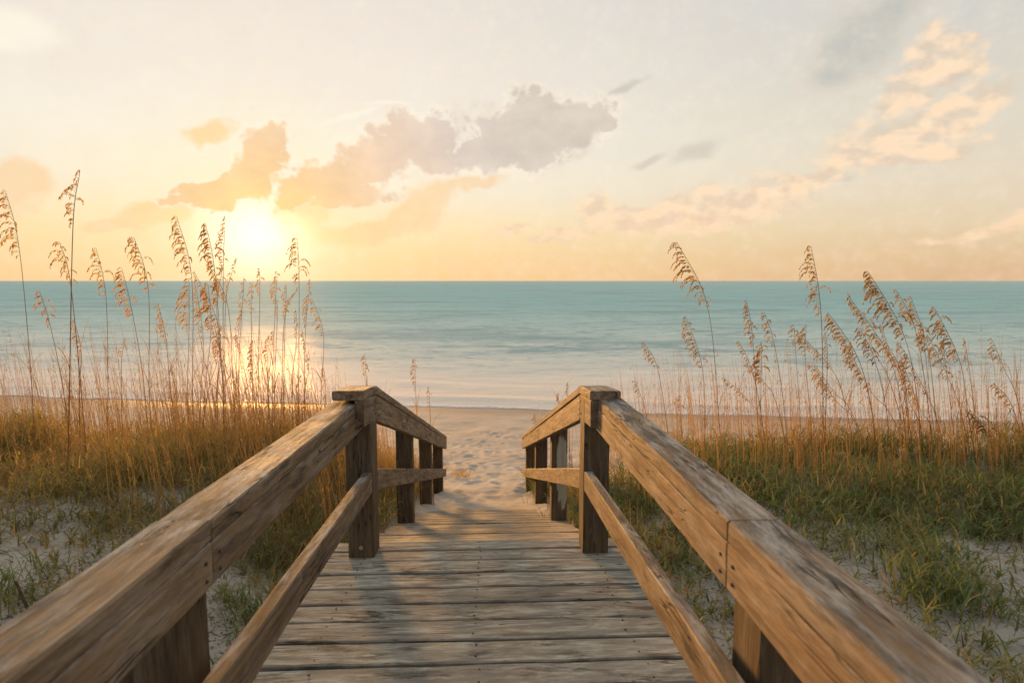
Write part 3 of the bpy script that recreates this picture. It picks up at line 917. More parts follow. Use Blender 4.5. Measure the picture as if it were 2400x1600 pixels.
    board('post', root, (near_in + o * (0.048 + 0.066), js - 0.0, -1.95), (near_in + o * (0.048 + 0.066), js - 0.0, zr(js) - ct - 0.004), 0.132, 0.138, M_POST, up=(0, -1, 0), bevel=0.007, segs=8)
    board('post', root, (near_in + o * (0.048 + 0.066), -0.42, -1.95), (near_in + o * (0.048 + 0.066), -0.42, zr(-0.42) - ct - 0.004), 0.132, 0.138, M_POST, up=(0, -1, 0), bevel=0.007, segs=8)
    # near mid rail butting against the knee post
    zt = (lambda y: -0.886 + 0.0515 * (2.73 - y)) if side == 'L' else (lambda y: -0.896 + 0.0745 * (2.73 - y))
    km = 0.0515 if side == 'L' else 0.0745
    mx = inner + o * 0.022
    mh = 0.096
    board('mid_rail', root, (mx, -0.6, zt(-0.6) - mh / 2), (mx, 2.7325, zt(2.7325) - mh / 2), 0.042, mh, M_RAIL, up=(0, km, 1), bevel=0.004, segs=12)
    if side == 'L':
        # the pale round plug low on the knee post
        bmk = bmesh.new()
        bmesh.ops.create_cone(bmk, cap_ends=True, segments=12, radius1=0.011, radius2=0.0095, depth=0.005)
        me = bpy.data.meshes.new('wood_plug')
        bmk.to_mesh(me)
        bmk.free()
        me.materials.append(M_PLUG)
        pg = bpy.data.objects.new('wood_plug', me)
        COL.objects.link(pg)
        pg.parent = knee
        pg.location = (0.648, 0.0, 0.0695)
    return root


railing('L', -0.537, -0.573, -0.688, 'left wooden railing, its inner faces in shade, nearer the low sun')
railing('R', 0.456, 0.490, 0.603, 'right wooden railing with its inner faces lit orange by the sun')


# ------------------------------------------------------------------ plants
def strips(root, azim, length, lean, curl, width, tint, S=4, twist=None, tipf=0.12):
    """Curved tapering blades as numpy strips. All arguments are arrays of N."""
    N = len(root)
    V = np.zeros((N, S + 1, 2, 3), np.float32)
    T = np.zeros((N, S + 1, 2, 2), np.float32)
    p = root.copy()
    ax = np.stack([np.cos(azim), np.sin(azim), np.zeros(N)], 1)
    tw = azim + np.pi / 2 if twist is None else twist
    wv = np.stack([np.cos(tw), np.sin(tw), np.zeros(N)], 1)
    for s in range(S + 1):
        f = s / S
        a = lean + curl * f
        w = width * (1 - (1 - tipf) * f ** 1.5) * 0.5
        V[:, s, 0] = p - wv * w[:, None]
        V[:, s, 1] = p + wv * w[:, None]
        T[:, s, :, 0] = tint[:, None]
        T[:, s, :, 1] = f
        st = (length / S)[:, None]
        p = p + st * (ax * np.sin(a)[:, None] + np.array([0, 0, 1.0]) * np.cos(a)[:, None])
    base = np.arange(N)[:, None, None] * ((S + 1) * 2)
    s = np.arange(S)[None, :, None] * 2
    q = base + s + np.array([0, 1, 3, 2])[None, None, :]
    return V.reshape(-1, 3), q.reshape(-1, 4), T.reshape(-1, 2)


def join(parts):
    vs, qs, ts, off = [], [], [], 0
    for v, q, t_ in parts:
        vs.append(v)
        qs.append(q + off)
        ts.append(t_)
        off += len(v)
    return np.concatenate(vs), np.concatenate(qs), np.concatenate(ts)


def on_ground(x, y):
    return np.stack([x, y, gz(x, y) + CZ - 0.01], 1)


def leafy(root, tint0, r, hscale=1.0, n_leaf=7, wid=0.009):
    """upright wiry stems with short curling leaves along them: the tangled dune grass"""
    N = len(root)
    az = r.uniform(0, 2 * np.pi, N)
    L = r.uniform(0.16, 0.40, N) * hscale
    lean, curl = r.uniform(0.0, 0.5, N), r.uniform(-0.2, 0.9, N)
    parts = [strips(root, az, L, lean, curl, np.full(N, 0.0028), np.clip(tint0 + 0.15, 0, 1), 3)]
    for k in range(n_leaf):
        f = r.uniform(0.12, 1.0, N)
        a = lean + curl * f * 0.5
        p = root + (L * f)[:, None] * np.stack([np.cos(az) * np.sin(a), np.sin(az) * np.sin(a), np.cos(a)], 1)
        laz = r.uniform(0, 2 * np.pi, N)
        ll = r.uniform(0.06, 0.19, N) * (0.6 + 0.4 * hscale)
        parts.append(strips(p, laz, ll, r.uniform(0.2, 1.1, N), r.uniform(0.3, 3.0, N), r.uniform(0.6, 1.25, N) * wid, np.clip(tint0 + r.normal(0, 0.14, N), 0, 1), 4))
    return join(parts)


def belt(seed, sgn, n, dens):
    r = np.random.default_rng(seed)
    x = sgn * r.uniform(0.72, 9.5, n * 4) + XC
    y = r.uniform(0.9, 9.5, n * 4)
    keep = r.random(n * 4) < dens(x, y)
    x, y = x[keep][:n], y[keep][:n]
    return x, y, r


def dens_left(x, y):
    near_edge = 3.55 + 0.9 * fbm(x * 0.7, y * 0.2, 71, 3) + 0.35 * sstep(-2.4, -1.0, x) * -1.3
    d = sstep(-0.15, 0.45, y - near_edge) * (1 - sstep(4.6, 7.4, y))
    patch = 0.25 + 1.3 * sstep(-0.12, 0.10, fbm(x * 1.5, y * 1.5, 73, 3))
    clump = 0.05 * sstep(0.04, 0.20, fbm(x * 1.2, y * 1.2, 75, 3)) * sstep(1.4, 2.2, y) + 0.19 * (0.4 + 1.2 * sstep(-0.05, 0.12, fbm(x * 2.1, y * 2.1, 77, 3)))
    out = np.clip(d * patch, 0, 1) * 0.6 + clump
    ramp_side = sstep(0.80, 1.15, XC - x)
    foot = (1 - sstep(1.05, 1.5, XC - x)) * sstep(3.2, 3.9, y) * (1 - sstep(7.4, 8.6, y)) * 0.4
    return out * ramp_side + foot * sstep(0.66, 0.76, XC - x)


def dens_right(x, y):
    near_edge = 3.25 + 0.9 * fbm(x * 0.7, y * 0.2, 81, 3) - 0.5 * (1 - sstep(0.9, 1.7, x))
    d = sstep(-0.15, 0.5, y - near_edge) * (1 - sstep(4.2, 6.0, y))
    patch = 0.25 + 1.3 * sstep(-0.12, 0.10, fbm(x * 1.5, y * 1.5, 83, 3))
    clump = 0.20 * sstep(0.02, 0.18, fbm(x * 0.9 + 3, y * 0.9, 85, 3)) * sstep(1.2, 2.0, y) * (1 - sstep(3.6, 4.2, y)) + 0.34 * (0.4 + 1.2 * sstep(-0.05, 0.12, fbm(x * 2.1, y * 2.1, 87, 3))) * (1 - sstep(4.5, 6, y)) + 0.01 * (1 - sstep(7, 9, y))
    foot = (1 - sstep(1.05, 1.5, x - XC)) * sstep(2.6, 3.4, y) * (1 - sstep(7.2, 8.2, y)) * 0.35
    return (np.clip(d * patch, 0, 1) * 0.6 + clump) * sstep(0.78, 1.1, x - XC) + foot * sstep(0.66, 0.76, x - XC)


def make_belt(name, seed, sgn, n, dens, mat, label, tmu):
    x, y, r = belt(seed, sgn, n, dens)
    N = len(x)
    tint = np.clip(tmu + 0.55 * fbm(x * 1.1, y * 1.1, seed + 5, 3) + r.normal(0, 0.20, N), 0, 1)
    hs = 0.75 + 0.9 * (fbm(x * 0.9, y * 0.9, seed + 9, 3) + 0.2) * 1.0
    hs = np.clip(hs, 0.4, 1.5) * (0.80 if sgn < 0 else 0.66) * (0.55 + 1.0 * vnoise(x * 1.7, y * 1.7, seed + 13)) * (0.45 + 0.55 * sstep(3.2, 4.2, y))
    parts = [leafy(on_ground(x, y), tint, r, hs, 6)]
    # longer arching blades
    m = N // 2
    i = r.integers(0, N, m)
    i = i[(y[i] > 3.2) | (r.random(m) < 0.35)]
    m = len(i)
    xb, yb = x[i] + r.normal(0, 0.05, m), y[i] + r.normal(0, 0.05, m)
    parts.append(strips(on_ground(xb, yb), r.uniform(0, 6.28, m), r.uniform(0.22, 0.55, m) * hs[i], r.uniform(0.05, 0.5, m), r.uniform(0.2, 1.8, m), r.uniform(0.0045, 0.008, m), np.clip(tint[i] + r.normal(0, 0.1, m), 0, 1), 5))
    v, q, t_ = join(parts)
    o = np_mesh(name, v, q, mat, t_)
    tag(o, label, 'dune grass', kind='stuff')
    return len(q)


nf = make_belt('dune_grass', 101, -1, 15000, dens_left, M_GRASS_O, 'tangled golden green dune grass on the left of the boardwalk', 0.34)
nf += make_belt('dune_grass', 202, 1, 14000, dens_right, M_GRASS_G, 'tangled green dune grass on the right of the boardwalk', 0.42)


def dry_stems(name, seed, sgn, n, y0, y1, label, gold, x0=0.85, xw=7.5, l0=0.30, lw=None):
    """thin dry flower stalks standing above the grass, too many to count"""
    r = np.random.default_rng(seed)
    x = sgn * (x0 + xw * r.random(n)) + XC
    y = r.uniform(y0, y1, n)
    if sgn > 0:
        keep = (x > 1.25) | (r.random(n) < 0.35)
        x, y = x[keep], y[keep]
    N = len(x)
    root = on_ground(x, y)
    az = np.where(r.random(N) < 0.75, math.pi, r.uniform(0, 6.28, N)) + r.normal(0, 0.5, N)
    L = l0 + (lw or (0.95 if sgn < 0 else 0.85)) * r.random(N) ** 1.4
    lean, curl = r.uniform(0, 0.14, N), r.uniform(0, 0.28, N)
    tint = np.clip(r.normal(gold, 0.25, N), 0, 1)
    parts = []
    for tw in (0.0, math.pi / 2):
        parts.append(strips(root, az, L, lean, curl, r.uniform(0.003, 0.005, N), tint, 4, twist=np.full(N, tw), tipf=0.35))
    for k in range(9):
        f = 0.45 + 0.06 * k + r.uniform(-.02, .02, N)
        a = lean + curl * f * 0.5
        p = root + (L * f)[:, None] * np.stack([np.cos(az) * np.sin(a), np.sin(az) * np.sin(a), np.cos(a)], 1)
        ok = r.random(N) < 0.5
        m = int(ok.sum())
        parts.append(strips(p[ok], r.uniform(0, 6.28, m), r.uniform(0.02, 0.07, m), r.uniform(0.3, 1.4, m), r.uniform(0.2, 1.6, m), r.uniform(0.004, 0.007, m), tint[ok], 2))
    v, q, t_ = join(parts)
    o = np_mesh(name, v, q, M_STEM, t_)
    tag(o, label, 'dry grass', kind='stuff')


dry_stems('dry_grass_stems', 303, -1, 1800, 4.0, 7.4, 'thin golden dry stalks standing in the left dune grass', 0.35)
dry_stems('dry_grass_stems', 404, 1, 1900, 3.9, 6.8, 'thin reddish dry stalks standing in the right dune grass', 0.7)


dry_stems('dry_grass_stems', 505, -1, 650, 3.3, 8.0, 'thin golden stalks crowding behind the left ramp posts', 0.35, 0.82, 1.3, 0.45, 0.40)

dry_stems('dry_grass_stems', 606, -1, 420, 4.8, 7.4, 'tall golden stalks massed on the left dune in front of the sun', 0.3, 0.95, 2.6, 0.50, 0.42)


# --- grass tufts that stand apart
def tuft(x, y, n, h, mat, tmu, label, seed, spread_=0.09):
    r = np.random.default_rng(seed)
    xx, yy = x + r.normal(0, spread_, n), y + r.normal(0, spread_, n)
    root = on_ground(xx, yy)
    tint = np.clip(r.normal(tmu, 0.14, n), 0, 1)
    az = np.arctan2(yy - y, xx - x) + r.normal(0, 0.6, n)
    v, q, t_ = join([strips(root, az, r.uniform(0.5, 1.1, n) * h, r.uniform(0.05, 0.5, n), r.uniform(0.3, 1.5, n), r.uniform(0.003, 0.006, n), tint, 5),
                     leafy(root[: n // 3], tint[: n // 3], r, h / 0.4, 5)])
    z0 = gz1(x, y) + CZ
    v = v - np.array([x, y, z0], np.float32)
    o = np_mesh('grass_tuft', v, q, mat, t_)
    o.location = (x, y, z0)
    tag(o, label, 'grass tuft', 'grass tufts standing apart on the sand')


TUFTS = [(-0.80, 7.95, 120, 0.50, 'o', 0.62, 'golden grass tuft spilling over the sand at the end of the left ramp rail'),
         (-0.42, 9.1, 50, 0.22, 'o', 0.6, 'small dry grass tuft on the left side of the sand path'),
         (-0.95, 9.6, 70, 0.28, 'g', 0.5, 'low grass tuft on the beach beyond the left ramp rail'),
         (-0.98, 2.05, 80, 0.22, 'g', 0.30, 'dark green grass tuft on the sand beside the left mid rail'),
         (-1.12, 2.75, 70, 0.24, 'g', 0.42, 'loose grass tuft on the sand under the left handrail'),
         (0.62, 6.3, 90, 0.45, 'g', 0.25, 'green grass tuft growing up between the low right ramp posts'),
         (0.66, 4.75, 60, 0.26, 'g', 0.35, 'grass tuft at the foot of the first right ramp post'),
         (0.72, 8.3, 60, 0.30, 'o', 0.55, 'dry grass tuft on the sand past the end of the right ramp rail'),
         (2.05, 2.55, 120, 0.27, 'g', 0.22, 'widest dark green grass clump on the sand beyond the right handrail'),
         (1.6, 2.1, 90, 0.22, 'g', 0.2, 'short dark grass tuft low beside the right handrail'),
         (-2.2, 2.7, 60, 0.20, 'g', 0.4, 'sparse grass tuft on bare sand at the left edge')]
for i_, (x, y, n_, h_, mk, tm, lb) in enumerate(TUFTS):
    tuft(x, y, n_, h_, M_GRASS_O if mk == 'o' else M_GRASS_G, tm, lb, 900 + i_)

# --- dead stubs poking out of the sand on the left
for (x, y, h_, lx_, lb) in ((-1.98, 2.55, 0.17, -0.06, 'taller brown dead plant stub poking out of the left sand'),
                            (-2.28, 2.72, 0.10, -0.02, 'shorter brown dead plant stub near the left edge of the sand'),
                            (-1.84, 2.62, 0.09, -0.03, 'short dead plant stub right beside the taller one on the left sand')):
    z0 = gz1(x, y)
    vs, fs = [], []
    for s in range(5):
        f = s / 4
        for k in range(5):
            a = k * 2 * math.pi / 5
            rr = 0.011 * (1 - 0.6 * f) + 0.002 * math.sin(7 * f + k)
            vs.append((lx_ * f ** 1.3 + rr * math.cos(a), rr * math.sin(a), -0.03 + (h_ + 0.03) * f))
    for s in range(4):
        for k in range(5):
            fs.append((s * 5 + k, s * 5 + (k + 1) % 5, s * 5 + 5 + (k + 1) % 5, s * 5 + 5 + k))
    fs.append(tuple(range(20, 25)))
    o = mesh_obj('dead_stub', vs, fs, M_POST, loc=(x, y, z0 + CZ))
    tag(o, lb, 'plant stub', 'dead plant stubs in the left sand')

# --- twigs and dry litter scattered on the dune sand
r = np.random.default_rng(77)
n = 6500
x = np.where(r.random(n) < 0.5, -1, 1) * r.uniform(0.85, 5.5, n) + XC
y = r.uniform(1.2, 4.6, n)
root = on_ground(x, y) + np.array([0, 0, 0.014])
v, q, t_ = strips(root, r.uniform(0, 6.28, n), r.uniform(0.04, 0.16, n), r.uniform(1.3, 1.6, n), r.uniform(-0.5, 0.5, n), r.uniform(0.003, 0.007, n), r.uniform(0, 1, n), 3)
M_LITTER = plant_mat('plant_litter', [(0.0, (0.07, 0.045, 0.025)), (0.5, (0.13, 0.08, 0.04)), (1.0, (0.20, 0.13, 0.06))], 0.1)
tag(np_mesh('plant_litter', v, q, M_LITTER, t_), 'dry brown plant litter scattered on the dune sand', 'plant litter', kind='stuff')

# --- sea oats: (tip x,z, foot of the head x,z, a low point x,z, y, branch length, fullness, dune, label)
OATS = [
(-3.495,0.647,-3.440,0.178,-3.438,-0.949,4.60,0.17,0.6,'L','tall sea oat with sparse drooping branches, the one at the far left edge'),
(-2.534,0.690,-2.583,0.339,-2.692,-0.840,3.90,0.10,0.7,'L','tallest sea oat on the left dune, with a straight dark stem and narrow head'),
(-3.304,0.295,-3.229,-0.022,-3.209,-0.858,4.80,0.13,0.8,'L','sea oat whose drooping head crosses just left of the tallest dark stem'),
(-3.584,-0.084,-3.546,-0.378,-3.484,-0.893,5.00,0.09,0.9,'L','short sea oat with a slim dark head below the horizon, left of the tallest stem'),
(-3.205,0.267,-3.154,-0.134,-3.189,-0.913,5.10,0.12,0.7,'L','sea oat standing alone just right of the tallest stem, its head crossing the horizon'),
(-2.954,0.100,-2.886,-0.297,-2.837,-0.827,5.00,0.12,0.9,'L','sea oat with head barely topping the horizon, left of one with arched branches'),
(-2.780,0.342,-2.697,-0.076,-2.741,-0.922,4.90,0.15,0.9,'L','sea oat with wide arched branches midway between tallest stem and the sun cluster'),
(-2.764,-0.195,-2.740,-0.511,-2.729,-0.935,5.20,0.07,0.9,'L','low sea oat with a slim bent head against the water, left of the sun cluster'),
(-2.477,0.507,-2.401,0.008,-2.446,-0.952,5.00,0.13,0.9,'L','left one of the three tall sea oats clustered left of the sun'),
(-2.276,0.463,-2.213,0.042,-2.195,-0.894,5.00,0.13,1.5,'L','fullest sea oat in the middle of the tall cluster left of the sun'),
(-2.133,0.530,-2.188,0.101,-2.234,-0.851,5.10,0.09,0.7,'L','right one of the tall cluster left of the sun, its tip leaning right'),
(-2.358,-0.028,-2.359,-0.414,-2.442,-0.990,5.20,0.13,1.3,'L','dense lower sea oat head hanging under the fullest head beside the sun'),
(-2.063,0.116,-2.048,-0.131,-2.097,-0.986,5.50,0.05,0.6,'L','thin sea oat at the left edge of the sun glitter, tip just above the horizon'),
(-2.167,-0.017,-2.169,-0.290,-2.187,-1.003,5.60,0.05,0.6,'L','thin low sea oat left of the sun glitter, its tip touching the horizon'),
(-1.895,0.078,-1.913,-0.208,-1.969,-0.987,5.50,0.07,0.9,'L','sea oat standing in the middle of the sun glitter on the water'),
(-1.561,0.347,-1.571,-0.028,-1.613,-1.101,5.10,0.15,0.7,'L','tall sea oat with long hooked branches right of the sun glitter'),
(-1.550,0.014,-1.588,-0.399,-1.619,-0.953,5.30,0.05,1.0,'L','slim upright sea oat, last tall one before the left railing'),
(-2.270,-0.263,-2.311,-0.604,-2.342,-1.002,5.60,0.05,0.6,'L','sparse low sea oat between the tall cluster and the sun glitter'),
(-1.583,-0.836,-1.573,-0.961,-1.573,-1.184,5.80,0.05,0.6,'L',"very short sea oat tip just left of the left railing's flat cap"),
(-2.556,0.020,-2.593,-0.446,-2.636,-1.008,5.30,0.13,0.9,'L','lower sea oat head directly below the left one of the tall cluster'),
(-3.535,-0.328,-3.519,-0.606,-3.561,-0.992,5.30,0.07,0.7,'L','low sea oat against the water close right of the tallest dark stem'),
(-3.260,-0.517,-3.298,-0.692,-3.323,-1.032,5.50,0.05,0.4,'L','low hooked sea oat with few seeds against the water near the shoreline'),
(-1.772,-0.029,-1.796,-0.331,-1.833,-0.970,5.40,0.06,0.6,'L','thin sea oat at the right edge of the sun glitter'),
(-2.082,-0.518,-2.112,-0.764,-2.118,-1.082,5.80,0.06,0.8,'L','short sea oat head low in the sun glitter'),
(-1.142,-0.683,-1.135,-0.885,-1.126,-1.170,5.60,0.07,1.0,'L',"sea oat tip rising right behind the left railing's flat cap"),
(-0.707,-0.752,-0.700,-1.067,-0.681,-1.472,5.80,0.06,0.9,'L','sea oat rising behind the middle of the left sloping ramp rail'),
(-0.590,-1.053,-0.585,-1.281,-0.575,-1.524,6.00,0.04,0.5,'L','small faint sea oat beyond the lower half of the left ramp rail'),
(1.526,0.311,1.798,-0.210,1.926,-1.160,4.80,0.19,0.9,'R','tall strongly bowed sea oat, first tall one right of the right railing'),
(1.658,-0.290,1.807,-0.726,1.846,-1.315,4.90,0.10,1.0,'R','lower sea oat head tucked under the tall bowed one on the right dune'),
(2.074,-0.157,2.145,-0.525,2.232,-1.394,4.70,0.07,1.4,'R','dense narrow upright sea oat between the bowed and the tallest ones on the right'),
(2.211,-0.493,2.244,-0.833,2.269,-1.409,4.75,0.10,1.8,'R','thick brown seed head low in front of the dense narrow sea oat'),
(2.383,-0.271,2.469,-0.559,2.573,-1.079,5.00,0.08,0.9,'R','pointed sea oat just right of the dense narrow one'),
(2.725,-0.391,2.755,-0.583,2.841,-1.334,5.20,0.07,0.9,'R','small drooping sea oat just left of the tallest on the right dune'),
(2.816,-0.384,2.795,-0.653,2.884,-1.310,5.10,0.09,0.9,'R','low sea oat with a tangled head leaning left below the tallest on the right'),
(2.505,0.266,2.634,-0.274,2.706,-1.308,4.60,0.15,0.7,'R','tallest straight sea oat on the right dune, its head wholly above a bare stem'),
(2.969,-0.452,2.997,-0.708,3.009,-1.311,5.10,0.05,0.7,'R','slim sea oat close against the right side of the tallest straight stem'),
(2.895,-0.275,3.144,-0.650,3.298,-1.130,4.90,0.14,1.1,'R','bowed sea oat to the right of the tallest straight stem on the right dune'),
(3.113,-0.389,3.304,-0.702,3.440,-1.196,4.90,0.11,1.2,'R','sea oat with a dark bent tip left of the fullest head on the right dune'),
(3.085,0.072,3.400,-0.466,3.567,-1.150,4.70,0.17,1.8,'R','fullest sea oat on the right dune, with thick layered drooping branches'),
(3.445,-0.075,3.623,-0.397,3.769,-0.977,4.90,0.08,0.9,'R','slim bowed sea oat immediately right of the fullest one'),
(3.578,-0.125,3.756,-0.602,3.884,-1.267,4.90,0.10,0.9,'R','sea oat with a curled flat tip, second one right of the fullest'),
(3.680,-0.215,3.956,-0.667,4.063,-1.114,4.80,0.15,1.2,'R','long bowed sea oat at the right end of the tall group on the right dune'),
(4.235,-0.501,4.299,-0.790,4.379,-1.185,5.10,0.04,0.9,'R','thin upright sea oat standing alone right of the long bowed one'),
(4.429,-0.499,4.534,-0.776,4.664,-1.017,5.00,0.08,0.9,'R','pointed sea oat near the far right edge with its tip against the water'),
(4.373,-0.878,4.538,-1.075,4.661,-1.408,4.90,0.09,0.9,'R','low bent sea oat under the pointed one at the far right edge'),
(1.371,-0.536,1.512,-0.768,1.616,-1.321,5.20,0.07,0.9,'R','small bowed sea oat just beyond the top of the right handrail'),
(1.353,-0.917,1.420,-1.053,1.474,-1.226,5.40,0.05,0.9,'R',"short sea oat tip next to the right railing's flat cap"),
(3.838,-1.021,4.054,-1.254,4.175,-1.501,4.50,0.11,1.6,'R','dark heavy sea oat head bent down over the sand at the right'),
(3.480,-0.547,3.604,-0.797,3.700,-1.223,5.00,0.10,1.2,'R','lower sea oat head hanging under the fullest one on the right'),
(3.733,-0.353,3.805,-0.614,3.917,-1.225,5.00,0.08,1.5,'R','dense brown sea oat head below the curled flat tip on the right'),
(3.945,-0.510,3.995,-0.720,4.118,-1.362,5.00,0.06,1.3,'R','narrow sea oat head left of the long bowed stem on the right'),
(1.843,-1.095,1.862,-1.244,1.885,-1.500,5.60,0.07,0.7,'R','tiny yellow sea oat seen against the beach beyond the right handrail'),
(0.824,-1.032,0.826,-1.183,0.836,-1.338,6.00,0.03,1.6,'R','taller of two golden sea oat tips above the right sloping ramp rail'),
(0.720,-1.137,0.734,-1.248,0.748,-1.382,6.00,0.03,1.2,'R','shorter of two golden sea oat tips above the right sloping ramp rail'),
(3.705,-0.639,3.714,-0.867,3.774,-1.247,5.10,0.06,1.1,'R','short sea oat head standing low between stems beneath the fullest one'),
(0.514,-1.425,0.523,-1.542,0.542,-1.660,6.30,0.05,0.8,'R','small sea oat tip over the low end of the right ramp rail'),
]


_r = np.random.default_rng(4242)
ORD = 'first second third fourth fifth sixth seventh eighth ninth tenth eleventh twelfth thirteenth fourteenth'.split()
for (src, cnt, lab_, grp_) in (((8, 9, 10, 11, 19), 9, 'thin sea oat stalk filling the cluster left of the sun, %s from the left', 'thin sea oat stalks in the cluster left of the sun'),
                               ((12, 14, 15, 16, 23), 7, 'thin sea oat stalk around the sun glitter, %s from the left', 'thin sea oat stalks around the sun glitter'),
                               ((31, 36, 38, 39, 40, 41), 14, 'thin sea oat stalk between the full heads on the right dune, %s from the left', 'thin sea oat stalks on the right dune')):
    new = []
    for c_ in range(cnt):
        e = OATS[src[c_ % len(src)]]
        ox, oz = _r.uniform(-.16, .16), -_r.uniform(0.12, 0.55)
        sl_ = _r.uniform(-.16, .12)
        new.append((e[0] + ox + sl_, e[1] + oz - _r.uniform(0, 0.10), e[2] + ox, e[3] + oz, e[4] + ox, min(e[5], e[3] + oz - 0.15), e[6] + _r.uniform(0.1, 0.5), e[7] * 0.55, e[8] * 0.8, e[9]))
    new.sort(key=lambda e: e[0] / e[6])
    OATS += [e + (lab_ % ORD[k] + '|' + grp_,) for k, e in enumerate(new)]


def tube(path, r0, r1, sides=5):
    path = np.asarray(path)
    n = len(path)
    d = np.gradient(path, axis=0)
    d /= np.linalg.norm(d, axis=1)[:, None]
    a = np.cross(d, np.array([0, 1.0, 0]))
    a /= np.linalg.norm(a, axis=1)[:, None] + 1e-9
    b = np.cross(d, a)
    rr = np.linspace(r0, r1, n)
    ang = np.arange(sides) * 2 * np.pi / sides
    V = path[:, None, :] + rr[:, None, None] * (np.cos(ang)[None, :, None] * a[:, None, :] + np.sin(ang)[None, :, None] * b[:, None, :])
    i = np.arange(n - 1)[:, None]
    k = np.arange(sides)[None, :]
    q = np.stack([i * sides + k, i * sides + (k + 1) % sides, (i + 1) * sides + (k + 1) % sides, (i + 1) * sides + k], -1).reshape(-1, 4)
    return V.reshape(-1, 3), q


def oat_ground(p, m, l, y):
    """extend the stalk below its lowest visible point down into the sand, leaning on as it does there"""
    slope = (l[0] - m[0]) / (l[1] - m[1])
    x = l[0]
    for _ in range(4):
        z = gz1(x, y)
        x = l[0] + (z - l[1]) * slope * 0.6
    return x, z


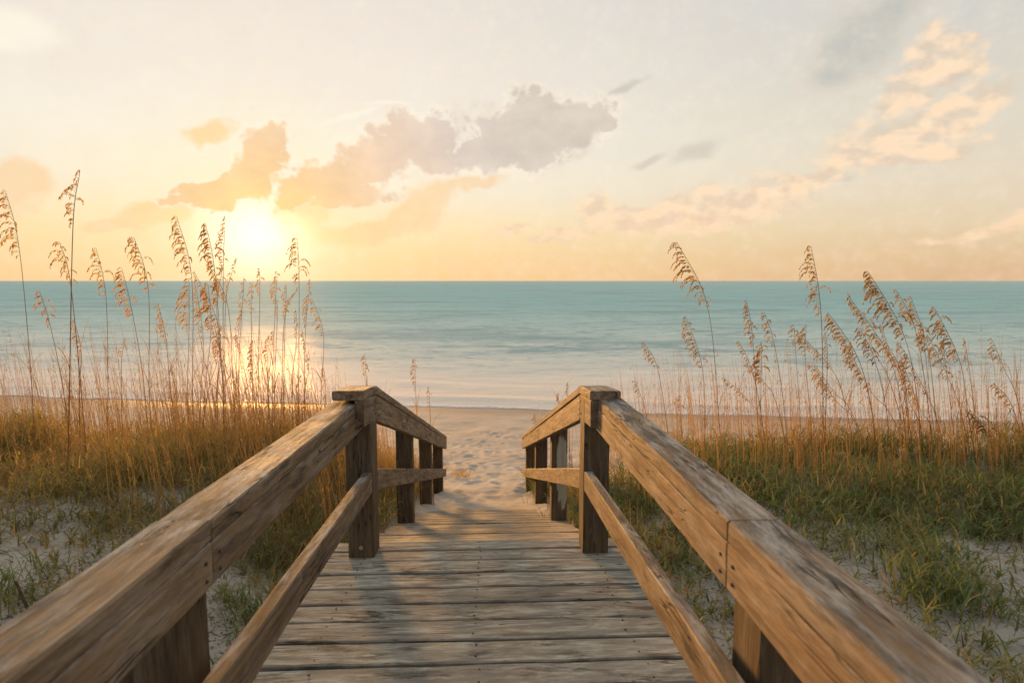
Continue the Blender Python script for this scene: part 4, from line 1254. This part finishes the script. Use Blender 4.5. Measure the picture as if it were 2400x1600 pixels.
for n_o, (tx, tz, mx, mz, lx, lz, y, wid, full, sd, lab) in enumerate(OATS):
    r = np.random.default_rng(5000 + n_o)
    bx, bz = oat_ground((tx, tz), (mx, mz), (lx, lz), y)
    # smooth path through base, low point, foot of head and tip (Catmull-Rom), swaying a little in depth
    key = [np.array([bx, y + r.uniform(-.08, .08), bz - 0.05]), np.array([lx, y, lz]), np.array([mx, y, mz]), np.array([tx, y + r.uniform(-.05, .05), tz])]
    if abs(lz - bz) < 0.12:
        key.pop(1)
    K4 = [2 * key[0] - key[1]] + key + [2 * key[-1] - key[-2] + np.array([-0.05, 0, -0.03])]
    path = []
    seg_of = []
    for s in range(1, len(K4) - 2):
        p0, p1, p2, p3 = K4[s - 1:s + 3]
        for f in np.linspace(0, 1, 9)[:-1]:
            path.append(0.5 * ((2 * p1) + (p2 - p0) * f + (2 * p0 - 5 * p1 + 4 * p2 - p3) * f ** 2 + (3 * p1 - p0 - 3 * p2 + p3) * f ** 3))
    path.append(key[-1])
    path = np.array(path)
    head_start = len(path) - 9
    org = np.array([bx, y, bz])
    lab, _, grp = lab.partition('|')
    root = thing('sea_oat', lab, 'sea oat', (bx, y, bz + CZ), grp or ('sea oats on the left dune' if sd == 'L' else 'sea oats on the right dune'))
    thick = 0.0052 if 'dark stem' in lab or 'tallest straight' in lab else 0.0036
    v, q = tube(path - org, thick, 0.0011)
    st = np_mesh('stem', v, q, M_STEM, np.stack([np.full(len(v), r.uniform(0.2, 0.9)), np.linspace(0, 0.6, len(v))], 1), smooth=True)
    st.parent = root
    # seed head: drooping side branches hung with flat spikelets
    hp = path[head_start:] - org
    seg = np.linalg.norm(np.diff(hp, axis=0), axis=1)
    cum = np.concatenate([[0], np.cumsum(seg)])
    HL = cum[-1]
    nb = int(np.clip(HL / 0.0150 * (0.6 + 0.4 * full), 10, 80))
    bv, bq, bt = [], [], []
    sv, sq = [], []
    off_b = 0
    for k in range(nb):
        f = (k + r.uniform(0, 1)) / nb                       # 0 at the foot, 1 at the tip
        p = np.array([np.interp(f * HL, cum, hp[:, c]) for c in range(3)])
        d = np.array([np.interp(min(f + .05, 1) * HL, cum, hp[:, c]) for c in range(3)]) - np.array([np.interp(max(f - .05, 0) * HL, cum, hp[:, c]) for c in range(3)])
        d /= np.linalg.norm(d) + 1e-9
        prof = math.sin(math.pi * (0.14 + 0.80 * (1 - f)) ** 0.9) * (0.35 + 0.65 * (1 - f)) + 0.05
        Lb = wid * prof * r.uniform(0.55, 1.35) * 1.12
        lft = -1 if r.random() < 0.90 else 0.4
        out = np.array([lft * r.uniform(0.75, 1.0), r.normal(0, 0.45), 0])
        out /= np.linalg.norm(out)
        # the branch leaves along the stem, arches outwards and hangs
        pts = [p]
        a0 = 0.35 + 0.2 * r.random()
        ns = 6
        for s in range(ns):
            g = (s + 0.5) / ns
            dirv = d * (1 - g) ** 2 * 1.3 + out * (0.40 + 0.5 * math.sin(math.pi * g)) + np.array([0, 0, -1.0]) * (1.9 * g * g + 0.05)
            dirv /= np.linalg.norm(dirv)
            pts.append(pts[-1] + dirv * Lb * 1.25 / ns)
        pts = np.array(pts)
        tv, tq = tube(pts, 0.0011, 0.0006, 3)
        bv.append(tv)
        bq.append(tq + off_b)
        bt.append(np.stack([np.full(len(tv), 0.4), np.full(len(tv), 0.3)], 1))
        off_b += len(tv)
        nsp = max(2, int(Lb / 0.0095 * (0.6 + 0.45 * full)))
        tn = r.uniform(0, 1)
        for s in range(nsp):
            g = 0.22 + 0.78 * (s + r.uniform(0.2, 0.8)) / nsp
            c0 = np.array([np.interp(g * ns, np.arange(ns + 1), pts[:, c]) for c in range(3)])
            c1 = np.array([np.interp(min(g + .1, 1) * ns, np.arange(ns + 1), pts[:, c]) for c in range(3)])
            dd = (c1 - c0)
            dd /= np.linalg.norm(dd) + 1e-9
            dd = dd * 0.7 + np.array([r.normal(0, .25), r.normal(0, .25), -0.75])
            dd /= np.linalg.norm(dd)
            ll = r.uniform(0.015, 0.028)
            ww = ll * r.uniform(0.19, 0.29)
            sd_ = np.cross(dd, np.array([r.normal(), r.normal(), 0.1]))
            sd_ /= np.linalg.norm(sd_) + 1e-9
            nn = np.cross(dd, sd_)
            base = off_b
            # a flat husk folded along its keel
            o6 = np.array([c0, c0 + dd * ll * 0.40 + sd_ * ww, c0 + dd * ll * 0.5 + nn * ww * 0.45, c0 + dd * ll * 0.40 - sd_ * ww, c0 + dd * ll, c0 + dd * ll])
            bv.append(o6)
            bt.append(np.stack([np.full(6, np.clip(tn * 0.6 + r.uniform(0, .4), 0, 1) if 'dark' not in lab or 'dark stem' in lab else r.uniform(0.75, 1)), np.array([0, .2, .2, .2, .3, .3])], 1))
            sv += [(base, base + 1, base + 2), (base, base + 2, base + 3), (base + 1, base + 4, base + 2), (base + 2, base + 4, base + 3)]
            off_b += 6
    hd = np_mesh('seed_head', np.concatenate(bv), np.concatenate(bq), M_SEED_GLARE if sd == 'L' else M_SEED, np.concatenate(bt), tris=np.array(sv))
    hd.parent = root
    # a few narrow leaves on the lower stalk
    nl = 5
    i = r.integers(1, max(2, head_start - 4), nl)
    v, q, t_ = strips((path - org)[i].astype(np.float32), r.uniform(0, 6.28, nl), r.uniform(0.2, 0.5, nl), r.uniform(0.1, 0.5, nl), r.uniform(0.5, 1.8, nl), r.uniform(0.004, 0.007, nl), r.uniform(0.3, 1, nl), 6)
    lf = np_mesh('leaf_blades', v, q, M_STEM, t_)
    lf['kind'] = 'stuff'
    lf.parent = root

print('faces', sum(len(o.data.polygons) for o in COL.objects if o.type == 'MESH'))
